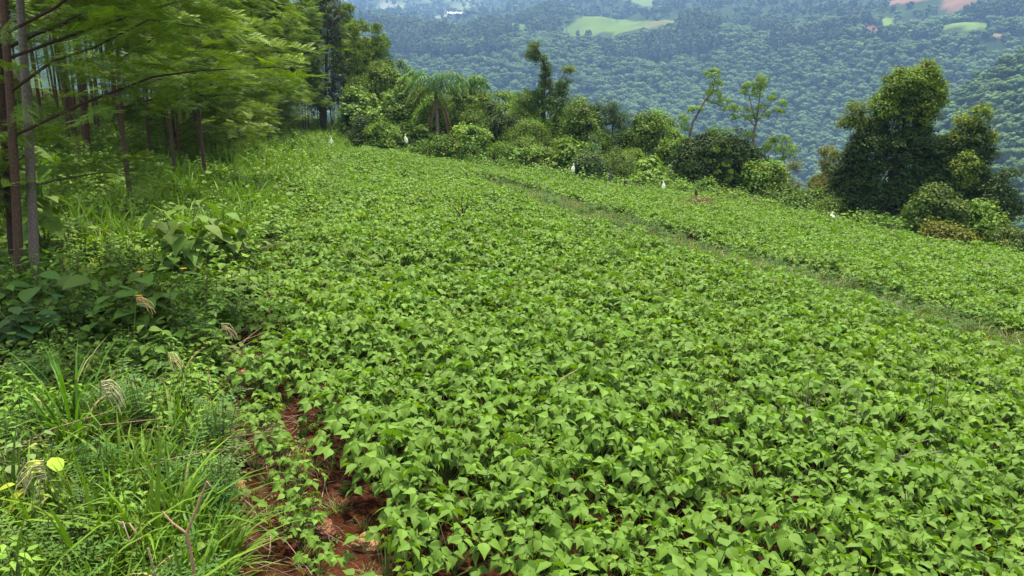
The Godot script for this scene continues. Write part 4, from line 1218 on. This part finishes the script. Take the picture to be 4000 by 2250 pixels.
# ------------------------------------------------------------------ small things
func rock(label: String, x: float, f: float, s: Vector3, col: Color, seed_: float) -> void:
	var b := MB.new()
	var grid := []
	for i in 9:
		var row := []
		var th := PI * i / 8.0
		for k in 13:
			var ph := TAU * (k % 12) / 12.0
			var d := Vector3(sin(th) * cos(ph), cos(th), sin(th) * sin(ph))
			var q := 1.0 + 0.5 * fine.get_noise_3d(d.x * 22.0 + seed_, d.y * 22.0, d.z * 22.0)
			q = minf(q, 0.95 / maxf(0.5, absf(d.dot(Vector3(0.5, 0.7, 0.3).normalized())) + 0.12))
			row.append(d * s * q)
		grid.append(row)
	for i in 8:
		for k in 12:
			var o: Vector3 = grid[i][k] + grid[i + 1][k + 1]
			b.quad_up(grid[i][k], grid[i][k + 1], grid[i + 1][k + 1], grid[i + 1][k], o, col * rr(0.85, 1.15))
	top("rock", b.mesh(rock_mat), at(x, f, s.y * 0.35), label, "rock")

func stick_thing(called: String, label: String, category: String, base: Vector3, lines: Array, col: Color) -> void:
	var t := thing(called, label, category, base)
	for q in lines:
		var b := MB.new()
		b.tube(q[0], q[1], q[2], 6, col * rr(0.85, 1.15))
		part(t, "stem" if lines.find(q) == 0 else "twig", b.mesh(dry_mat))

func heap(called: String, label: String, x: float, f: float, wx: float, h: float, wz: float, n: int, r: float, col: Color, straight := false) -> void:
	var t := thing(called, label, "plant heap", at(x, f))
	var m := []
	for k in 8:
		var b := MB.new()
		var l := rr(0.5, 0.9)
		var c := rr(-0.35, 0.35) if not straight else rr(-0.06, 0.06)
		b.tube([Vector3(-l * 0.5, -c * 0.3, 0), Vector3(-l * 0.2, c * 0.4, c * 0.3), Vector3(l * 0.2, c * 0.4, -c * 0.2), Vector3(l * 0.5, -c * 0.4, c * 0.5)], r, r * 0.4, 5, col * rr(0.6, 1.4), false)
		m.append(b.mesh(dry_mat))
	for i in n:
		var a := rr(0, TAU)
		var q := sqrt(rng.randf())
		var p := Vector3(cos(a) * q * wx, h * (1.0 - q * q) * rr(0.2, 1.0) + 0.04, sin(a) * q * wz)
		var dir := Vector3(rr(-1, 1), rr(-0.35, 0.35), rr(-0.6, 0.6))
		if straight: dir = Vector3(1, rr(-0.08, 0.14), rr(-0.35, 0.35))
		var s := rr(0.8, 1.3)
		part(t, "stalk" if not straight else "branch", m[i % 8], Transform3D(Basis(dir.normalized(), UP.cross(dir).cross(dir).normalized() * -1.0, UP.cross(dir).normalized() * -1.0).orthonormalized() * Basis(Vector3.RIGHT, rr(0, TAU)) * s, p))

func bag(label: String, x: float, f: float, lift: float, l: float, w: float, seed_: float) -> void:
	var t := thing("white_bag", label, "plastic bag", at(x, f), "white bags on stakes round the field")
	var b := MB.new()
	b.tube([Vector3(0, -0.1, 0.02), Vector3(0.02, lift * 0.5, 0.02), Vector3(0, lift + l + 0.12, 0.0)], 0.014, 0.01, 5, Color(0.16, 0.12, 0.08))
	part(t, "stake", b.mesh(dry_mat))
	var s := MB.new()
	var rings := []
	for i in 8:
		var v := i / 7.0
		var rad: float = w * [0.18, 0.35, 0.6, 0.85, 1.0, 0.98, 0.8, 0.35][i]
		var row := []
		for k in 12:
			var a := TAU * k / 12
			var q := rad * (1.0 + 0.45 * fine.get_noise_3d(cos(a) * 30.0 + seed_, v * 60.0, sin(a) * 30.0))
			row.append(Vector3(cos(a) * q + 0.04 * sin(seed_ + v * 3.0), lift + l * (1.0 - v), sin(a) * q * 0.6 + 0.03))
		rings.append(row)
	for i in 7:
		for k in 12:
			var m := (k + 1) % 12
			var ce := Vector3(0, lift + l * (1.0 - (i + 0.5) / 7.0), 0.03)
			s.quad_up(rings[i][k], rings[i][m], rings[i + 1][m], rings[i + 1][k], rings[i][k] - ce, Color(0.82, 0.82, 0.83))
	for k in 4: s.leaf(Vector3(0, lift + l, 0.02), Vector3(rr(-0.6, 0.6), 1, rr(-0.4, 0.4)).normalized(), Vector3(0, 0, 1), 0.1, 0.03, 0.2, 0.1, Color(0.82, 0.82, 0.83), DIAMOND)
	part(t, "bag", s.mesh(leaf_mat))

func seed_head(label: String, x: float, f: float, h: float, lean: Vector2, col: Color, n := 9) -> void:
	var t := thing("grass_seed_head", label, "grass stalk", at(x, f))
	var e := Vector3(lean.x, h, -lean.y)
	var b := MB.new()
	b.tube([Vector3.ZERO, Vector3(lean.x * 0.25, h * 0.6, -lean.y * 0.25), e], 0.005, 0.0025, 4, Color(0.14, 0.18, 0.05), false)
	part(t, "stalk", b.mesh(grass_mat))
	var s := MB.new()
	var d := Vector3(lean.x, 0, -lean.y).normalized()
	for i in n:
		var o := (d + Vector3(rr(-0.5, 0.5), rr(-0.1, 0.3), rr(-0.5, 0.5))) * 0.06
		var l := rr(0.1, 0.17)
		var p0 := e - Vector3(0, 0.012 * i, 0)
		s.tube([p0, p0 + o, p0 + o * 1.7 - UP * l * 0.6, p0 + o * 1.9 - UP * l], 0.0045, 0.003, 4, col * rr(0.85, 1.15), false)
	part(t, "plume", s.mesh(dry_mat))

# a leafy weed whose leaves are parts
func leafy(called: String, label: String, category: String, x: float, f: float, h: float, stems: int, per: int, l: float, w: float, prof: Array, col: Color, spread: float, droop: float, flowers := 0) -> Node3D:
	var t := thing(called, label, category, at(x, f))
	var ms := []
	for k in 5:
		var b := MB.new()
		b.leaf(Vector3.ZERO, Vector3(0, 0, 1), Vector3(rr(-0.2, 0.2), 1, 0), 1.0, w, rr(0.06, 0.25), droop * rr(0.5, 1.3), Color(col.r * rr(0.9, 1.15), col.g * rr(0.88, 1.12), col.b), prof)
		ms.append(b.mesh(leaf_mat))
	var st := MB.new()
	for i in stems:
		var a := TAU * i / stems + rr(-0.4, 0.4)
		var e := Vector3(cos(a) * spread * rr(0.3, 1.0), h * rr(0.7, 1.05), sin(a) * spread * rr(0.3, 1.0))
		st.tube([Vector3(e.x * 0.05, 0, e.z * 0.05), Vector3(e.x * 0.4, e.y * 0.55, e.z * 0.4), e], 0.012, 0.005, 5, Color(0.13, 0.14, 0.06))
		for j in per:
			var u := 0.3 + 0.7 * (j + 0.6) / per
			var p := Vector3(e.x * u * u, e.y * u, e.z * u * u)
			var q := 2.4 * j + a
			var d := Vector3(cos(q), rr(-0.35, 0.15), sin(q)).normalized()
			var pe := p + d * rr(0.03, 0.1) + UP * 0.03
			st.tube([p, pe], 0.004, 0.003, 3, Color(0.14, 0.17, 0.06), false)
			part(t, "leaf", ms[rng.randi() % 5], Transform3D(aim(d, UP + Vector3(cos(q) * 0.3 + rr(-0.3, 0.3), 0, sin(q) * 0.3 + rr(-0.3, 0.3)), l * rr(0.7, 1.2)), pe))
		if i < flowers:
			var fb := MB.new()
			for k in 5: fb.leaf(Vector3.ZERO, Vector3(cos(k * TAU / 5), 0.5, sin(k * TAU / 5)).normalized(), UP, 0.05, 0.025, 0.1, 0.3, Color(0.75, 0.42, 0.03), OVATE)
			part(t, "flower", fb.mesh(leaf_mat), Transform3D(Basis(), e + UP * 0.04))
	part(t, "stem", st.mesh(leaf_mat))
	return t

func build_details() -> void:
	rock("reddish brown rock on bare soil at the upper end of the edge path", -2.9, 7.4, Vector3(0.19, 0.2, 0.17), Color(0.3, 0.14, 0.07), 1.0)
	rock("smaller rusty rock touching the reddish brown one", -3.12, 7.3, Vector3(0.09, 0.07, 0.08), Color(0.26, 0.12, 0.06), 4.0)
	rock("ochre orange rock among the beans at the bottom of the view", -1.08, 4.72, Vector3(0.11, 0.085, 0.08), Color(0.36, 0.2, 0.09), 9.0)
	rock("brown rock half hidden left of the ochre one", -1.42, 4.8, Vector3(0.08, 0.1, 0.08), Color(0.24, 0.11, 0.06), 13.0)
	rock("small orange stone by the feathery weed at the soil edge", -2.28, 5.35, Vector3(0.06, 0.055, 0.06), Color(0.42, 0.19, 0.08), 17.0)
	rock("flat orange stone under a bean leaf on the edge path", -2.45, 5.95, Vector3(0.1, 0.04, 0.06), Color(0.4, 0.2, 0.09), 21.0)
	rock("little orange mound of earth in the right part of the field", 11.3, 17.6, Vector3(0.5, 0.3, 0.35), Color(0.5, 0.2, 0.09), 25.0)
	rock("pale grey stone beside the orange mound on the right", 10.2, 15.9, Vector3(0.3, 0.25, 0.25), Color(0.42, 0.38, 0.34), 29.0)
	rock("rust brown stone right of the pale grey one", 10.75, 15.9, Vector3(0.22, 0.18, 0.18), Color(0.35, 0.17, 0.09), 33.0)
	rock("pale stones at the bend of the weedy terrace edge", 2.3, 25.6, Vector3(0.35, 0.18, 0.25), Color(0.5, 0.42, 0.38), 37.0)
	# the forked stick
	var b0 := at(-1.86, 3.62)
	stick_thing("forked_stick", "bare forked tan stick standing in the grass at the bottom left", "stick", b0, [[[Vector3(0, -0.1, 0), Vector3(0.012, 1.02 - b0.y - 0.25, 0.0), Vector3(0.01, 1.0 - b0.y, 0.03)], 0.011, 0.01], [[Vector3(0.01, 1.0 - b0.y, 0.03), Vector3(0.06, 1.12 - b0.y, 0.0), Vector3(0.1, 1.22 - b0.y, -0.02), Vector3(0.13, 1.29 - b0.y, -0.03)], 0.009, 0.006], [[Vector3(0.01, 1.0 - b0.y, 0.03), Vector3(-0.07, 1.06 - b0.y, 0.02), Vector3(-0.13, 1.12 - b0.y, 0.0)], 0.008, 0.005], [[Vector3(0.13, 1.285 - b0.y, -0.03), Vector3(0.16, 1.26 - b0.y, -0.02)], 0.004, 0.002]], Color(0.36, 0.23, 0.13))
	b0 = at(-2.08, 3.64)
	stick_thing("straight_stick", "short dry stick leaning left of the forked one", "stick", b0, [[[Vector3(0, -0.1, 0), Vector3(-0.01, 0.45, 0), Vector3(-0.04, 0.86 - b0.y, -0.02)], 0.009, 0.006]], Color(0.4, 0.28, 0.17))
	# dry plants standing in the beans
	b0 = at(2.3, 7.2)
	var lines := [[[Vector3.ZERO, Vector3(0.02, 0.7, 0), Vector3(0.12, 1.55, -0.05)], 0.006, 0.002]]
	for i in 11: lines.append([[Vector3(rr(-0.15, 0.15), 0, rr(-0.1, 0.1)), Vector3(rr(-0.2, 0.2), rr(0.3, 0.6), rr(-0.1, 0.1)), Vector3(rr(-0.3, 0.35), rr(0.5, 0.95), rr(-0.1, 0.1))], 0.005, 0.002])
	stick_thing("dead_weed_stalks", "tall dark dead weed stalks with one long thin stem among the beans", "dead weed", b0, lines, Color(0.12, 0.075, 0.05))
	b0 = at(3.2, 7.3)
	lines = [[[Vector3.ZERO, Vector3(0.05, 0.6, 0), Vector3(0.06, 1.3, 0.0)], 0.008, 0.003]]
	for i in 6: lines.append([[Vector3(rr(-0.05, 0.1), 0, 0), Vector3(rr(-0.25, 0.25), 0.4, rr(-0.1, 0.1)), Vector3(rr(-0.45, 0.4), rr(0.6, 0.95), rr(-0.1, 0.1))], 0.007, 0.003])
	stick_thing("dead_weed_stalks", "pale upright dead stalks in the middle of the right foreground", "dead weed", b0, lines, Color(0.32, 0.24, 0.16))
	b0 = at(3.75, 7.1)
	stick_thing("dead_weed_stalks", "pair of pale dead stalks with a curved top, right of the upright ones", "dead weed", b0, [[[Vector3.ZERO, Vector3(-0.12, 0.45, 0), Vector3(-0.2, 0.95, 0)], 0.008, 0.003], [[Vector3(0.0, 0, 0), Vector3(-0.03, 0.5, 0), Vector3(-0.04, 0.95, 0)], 0.008, 0.004]], Color(0.36, 0.28, 0.2))
	b0 = at(3.95, 6.75)
	lines = []
	for i in 8: lines.append([[Vector3(0.1, 0.3, 0), Vector3(rr(-0.2, 0.3), rr(0.3, 0.45), rr(-0.15, 0.15)), Vector3(rr(-0.55, 0.55), rr(0.3, 0.7), rr(-0.2, 0.2))], 0.006, 0.0025])
	stick_thing("dead_branch", "pale dead branch lying spread over the beans at lower right", "dead branch", b0, lines, Color(0.42, 0.35, 0.27))
	b0 = at(4.95, 7.8)
	lines = []
	for i in 10: lines.append([[Vector3(rr(-0.08, 0.08), 0, 0), Vector3(rr(-0.15, 0.2), 0.45, rr(-0.1, 0.1)), Vector3(rr(-0.3, 0.45), rr(0.7, 1.1), rr(-0.15, 0.15))], 0.007, 0.002])
	stick_thing("dead_bush", "dark twiggy dead bush at right among the near beans", "dead bush", b0, lines, Color(0.08, 0.06, 0.045))
	b0 = at(0.32, 6.95)
	stick_thing("bent_twig", "single bent tan twig arching over the beans in the centre", "stick", b0, [[[Vector3(0, 0.25, 0), Vector3(0.1, 0.5, -0.05), Vector3(0.22, 0.62, -0.12), Vector3(0.38, 0.68, -0.2)], 0.008, 0.005]], Color(0.4, 0.3, 0.2))
	b0 = at(-1.35, 18.9)
	stick_thing("dead_bush", "small black burnt bush in a gap in the middle of the field", "dead bush", b0, [[[Vector3.ZERO, Vector3(0, 0.4, 0), Vector3(0.02, 0.7, 0)], 0.05, 0.02], [[Vector3(0, 0.5, 0), Vector3(0.12, 0.8, 0), Vector3(0.2, 1.15, 0)], 0.02, 0.008], [[Vector3(0, 0.55, 0), Vector3(-0.15, 0.75, 0), Vector3(-0.25, 0.9, 0.05)], 0.02, 0.008], [[Vector3(0.02, 0.7, 0), Vector3(0.0, 0.95, 0), Vector3(0.06, 1.3, 0)], 0.015, 0.006], [[Vector3(0.12, 0.8, 0), Vector3(0.3, 0.95, 0)], 0.012, 0.006]], Color(0.04, 0.03, 0.025))
	b0 = at(8.7, 34.2)
	stick_thing("wooden_stub", "short dark stump standing behind the heap of dry plants", "stump", at(9.2, 35.4), [[[Vector3.ZERO, Vector3(0.02, 0.5, 0), Vector3(0.0, 1.0, 0)], 0.1, 0.07]], Color(0.12, 0.08, 0.06))
	stick_thing("wooden_stub", "leaning grey weathered stump at the far field edge", "stump", at(5.35, 40.3), [[[Vector3.ZERO, Vector3(0.12, 0.45, 0), Vector3(0.3, 1.1, 0)], 0.14, 0.07], [[Vector3(0.2, 0.8, 0), Vector3(0.42, 0.85, 0)], 0.05, 0.03]], Color(0.16, 0.14, 0.12))
	stick_thing("wooden_stub", "small reddish stub right of the grey weathered stump", "stump", at(6.3, 39.6), [[[Vector3.ZERO, Vector3(0.0, 0.3, 0), Vector3(0.03, 0.75, 0)], 0.12, 0.1]], Color(0.16, 0.07, 0.05))
	heap("plant_heap", "round heap of reddish brown pulled plants near the far field edge", 8.8, 33.2, 0.95, 0.75, 0.7, 240, 0.016, Color(0.3, 0.16, 0.1))
	heap("plant_heap", "low grey heap of dry stems at the edge below the dark mound", 13.2, 39.4, 0.9, 0.5, 0.6, 90, 0.016, Color(0.3, 0.23, 0.17))
	heap("plant_heap", "scatter of brown dry stems along the upper side of the terrace edge", 7.6, 23.4, 1.2, 0.22, 0.45, 90, 0.014, Color(0.22, 0.15, 0.1))
	heap("plant_heap", "reddish brush lying at the far edge behind the stubs", 7.6, 40.4, 1.0, 0.5, 0.5, 80, 0.016, Color(0.26, 0.13, 0.08))
	heap("plant_heap", "pale dead twigs in the beans near the right side", 15.9, 22.6, 0.7, 0.35, 0.5, 45, 0.014, Color(0.4, 0.32, 0.25))
	heap("brushwood", "long brown cut branches lying in a pile behind the left trunks", -7.4, 13.5, 2.4, 0.45, 0.8, 150, 0.013, Color(0.2, 0.13, 0.095), true)
	heap("brushwood", "thin dry branches strewn below the grassy bank in the verge", -6.6, 17.0, 1.5, 0.3, 0.8, 50, 0.012, Color(0.2, 0.15, 0.1), true)
	# fallen trunk on the terrace edge
	var lb := MB.new()
	lb.tube([Vector3(-1.0, 0.02, 0), Vector3(-0.2, 0.06, 0.08), Vector3(0.7, 0.05, 0.02), Vector3(1.3, 0.0, 0.1)], 0.11, 0.08, 9, Color(0.22, 0.19, 0.16))
	var lg := top("fallen_log", lb.mesh(bark_mat), at(8.35, 15.1, 0.12), "grey weathered log lying along the weedy terrace edge", "log")
	lg.rotation.y = 0.95
	lb = MB.new()
	lb.tube([Vector3(-0.7, 0, 0), Vector3(0, 0.06, 0), Vector3(0.8, 0.02, 0)], 0.07, 0.05, 8, Color(0.4, 0.34, 0.28))
	lg = top("fallen_log", lb.mesh(bark_mat), at(7.4, 20.1, 0.15), "short pale log in the weeds higher on the terrace edge", "log")
	lg.rotation.y = 0.3
	bag("white bag on a stake at the left end of the far field edge", -10.7, 42.5, 0.55, 0.42, 0.1, 1.0)
	bag("white bag on a stake right of the dry grass, beside the hedge", -6.75, 45.8, 1.0, 0.5, 0.12, 5.0)
	bag("white bag tied at its neck beside the domed creeper bush", 3.55, 41.2, 0.75, 0.42, 0.12, 9.0)
	bag("white bag on a stake before the dark vine mound", 8.35, 39.3, 0.5, 0.45, 0.11, 13.0)
	bag("small white bag showing over the beans at the foot of the vine tower", 15.3, 33.6, 0.5, 0.25, 0.12, 17.0)
	# tall stalks
	seed_head("pale drooping grass plume near the yellow leaved shrub", -3.15, 4.95, 0.98, Vector2(0.06, 0.05), Color(0.5, 0.44, 0.26), 12)
	seed_head("second pale plume lower left of the yellow leaves", -3.0, 4.25, 0.74, Vector2(-0.05, -0.03), Color(0.45, 0.42, 0.2), 12)
	seed_head("thin drooping plume in the middle of the front grass", -2.5, 4.0, 0.5, Vector2(0.02, 0.0), Color(0.45, 0.36, 0.22), 4)
	seed_head("tan plume at the left edge of the front grass", -3.15, 3.95, 0.45, Vector2(-0.03, 0.0), Color(0.42, 0.32, 0.2), 5)
	seed_head("yellowish plume in the herbs left of the bare soil", -3.55, 6.7, 0.62, Vector2(0.12, 0.0), Color(0.52, 0.48, 0.2), 10)
	seed_head("orange tinted plume above the herbs below the round leaves", -4.1, 7.3, 0.95, Vector2(0.08, 0.02), Color(0.5, 0.34, 0.16), 7)
	seed_head("leaning tan plume by the upper end of the bare soil", -3.35, 7.3, 0.75, Vector2(0.2, 0.05), Color(0.45, 0.36, 0.18), 7)
	# leafy individuals of the verge
	leafy("round_leaf_shrub", "shrub of large round leaves with yellow flowers in the verge", "shrub", -4.45, 8.3, 0.95, 8, 6, 0.25, 0.47, ROUND, Color(0.085, 0.155, 0.03), 0.55, 0.3, 3)
	leafy("round_leaf_shrub", "round leaved shrub at the foot of the twin trunks", "shrub", -5.9, 8.5, 0.75, 7, 6, 0.25, 0.48, ROUND, Color(0.08, 0.15, 0.028), 0.6, 0.3)
	leafy("round_leaf_shrub", "low round leaved plant below the twin trunks at left", "shrub", -5.5, 7.6, 0.6, 6, 6, 0.2, 0.45, ROUND, Color(0.05, 0.1, 0.035), 0.5, 0.3)
	leafy("tall_leaf_shrub", "upright shrub with big drooping leaves beside the first bean rows", "shrub", -4.9, 10.4, 1.45, 6, 9, 0.34, 0.36, OVATE, Color(0.09, 0.16, 0.03), 0.45, 0.5)
	leafy("tall_leaf_shrub", "second big leaved shrub nearer the bean rows", "shrub", -4.95, 11.9, 1.3, 7, 8, 0.32, 0.38, OVATE, Color(0.095, 0.165, 0.03), 0.6, 0.45)
	leafy("tall_leaf_shrub", "big leaved plant behind the twin trunks", "shrub", -7.6, 11.3, 1.9, 4, 8, 0.4, 0.34, OVATE, Color(0.08, 0.15, 0.022), 0.4, 0.6)
	leafy("yellow_leaf_shrub", "bright yellow green leaved sapling in the front grass", "sapling", -3.3, 4.5, 0.72, 4, 5, 0.15, 0.3, OVATE, Color(0.25, 0.33, 0.03), 0.25, 0.35)
	leafy("yellow_leaf_shrub", "bright yellow green leaves low at the bottom left", "sapling", -2.9, 3.85, 0.4, 5, 5, 0.14, 0.3, OVATE, Color(0.2, 0.31, 0.03), 0.28, 0.35)
	leafy("yellow_leaf_shrub", "dull yellow green plant at the left edge of the front grass", "sapling", -3.65, 4.75, 0.6, 4, 6, 0.1, 0.4, OVATE, Color(0.12, 0.2, 0.06), 0.2, 0.3)
	for q in [[-2.55, 5.7, "feathery ragweed like plant beside the bare soil"], [-3.35, 6.0, "feathery weed among herbs left of the ragweed like plant"]]:
		var t := thing("feathery_weed", q[2], "weed", at(q[0], q[1]))
		part(t, "foliage", feathery(9, 0.75, Color(0.065, 0.14, 0.035)).mesh(leaf_mat))
	for q in [[-3.75, 5.6, 1.1, "clump of broad tall grass at the left edge of the view"], [-4.1, 6.1, 1.0, "second clump of tall broad grass behind the first at left"], [-2.35, 4.45, 0.8, "arching grass clump beside the forked stick"], [-2.0, 4.05, 0.7, "arching grass clump overhanging the bare soil"], [-2.9, 5.1, 0.7, "upright grass clump behind the plumes"]]:
		var t := thing("grass_clump", q[3], "grass clump", at(q[0], q[1]))
		var b := tuft(36, q[2], 0.016, 0.16, 0.75, Color(0.075, 0.165, 0.02), 0.04)
		part(t, "blades", b.mesh(grass_mat)).set_meta("kind", "stuff")

# ------------------------------------------------------------------
func _ready() -> void:
	var cam := Camera3D.new()
	cam.name = "camera"
	add_child(cam)
	cam.position = Vector3(0, 3.26, 0)
	cam.rotation_degrees = Vector3(-13.0, 0, 0)
	cam.fov = 44.45
	cam.near = 0.05
	cam.far = 9000.0
	cam.current = true
	var we := WorldEnvironment.new()
	we.name = "world_environment"
	add_child(we)
	var env := Environment.new()
	env.background_mode = Environment.BG_SKY
	var sky := ProceduralSkyMaterial.new()
	sky.sky_top_color = Color(0.9, 0.93, 0.97)
	sky.sky_horizon_color = Color(0.98, 0.98, 0.99)
	sky.sky_energy_multiplier = 0.72
	sky.sky_curve = 0.25
	sky.ground_bottom_color = Color(0.2, 0.22, 0.15)
	sky.ground_horizon_color = Color(0.5, 0.55, 0.5)
	sky.sun_angle_max = 45.0
	sky.sun_curve = 0.1
	env.sky = Sky.new()
	env.sky.sky_material = sky
	env.tonemap_mode = Environment.TONE_MAPPER_LINEAR
	env.tonemap_exposure = 5.0
	env.fog_enabled = true
	env.fog_density = 0.00018
	env.fog_light_color = Color(0.6, 0.77, 1.0)
	env.sdfgi_enabled = true
	env.ssao_enabled = true
	env.ssil_enabled = true
	we.environment = env
	var sun := DirectionalLight3D.new()
	sun.name = "sun"
	add_child(sun)
	sun.light_color = Color(1.0, 0.96, 0.88)
	sun.light_energy = 0.9
	sun.light_angular_distance = 5.0
	sun.shadow_enabled = true
	sun.look_at_from_position(Vector3(0.1, 1.55, -0.5) * 50.0, Vector3.ZERO)
	rng.seed = 77
	wob.seed = 3
	wob.frequency = 0.02
	wob.fractal_octaves = 3
	fine.seed = 8
	fine.frequency = 0.05
	fine.fractal_octaves = 4
	make_materials()
	var t0 := Time.get_ticks_msec()
	build_ground()
	print("ground ", Time.get_ticks_msec() - t0)
	make_sprays()
	make_bean()
	build_far()
	print("far ", Time.get_ticks_msec() - t0)
	build_wood()
	print("wood ", Time.get_ticks_msec() - t0)
	build_band()
	print("band ", Time.get_ticks_msec() - t0)
	build_beans()
	print("beans ", Time.get_ticks_msec() - t0)
	build_undergrowth()
	build_details()
	print("all ", Time.get_ticks_msec() - t0)
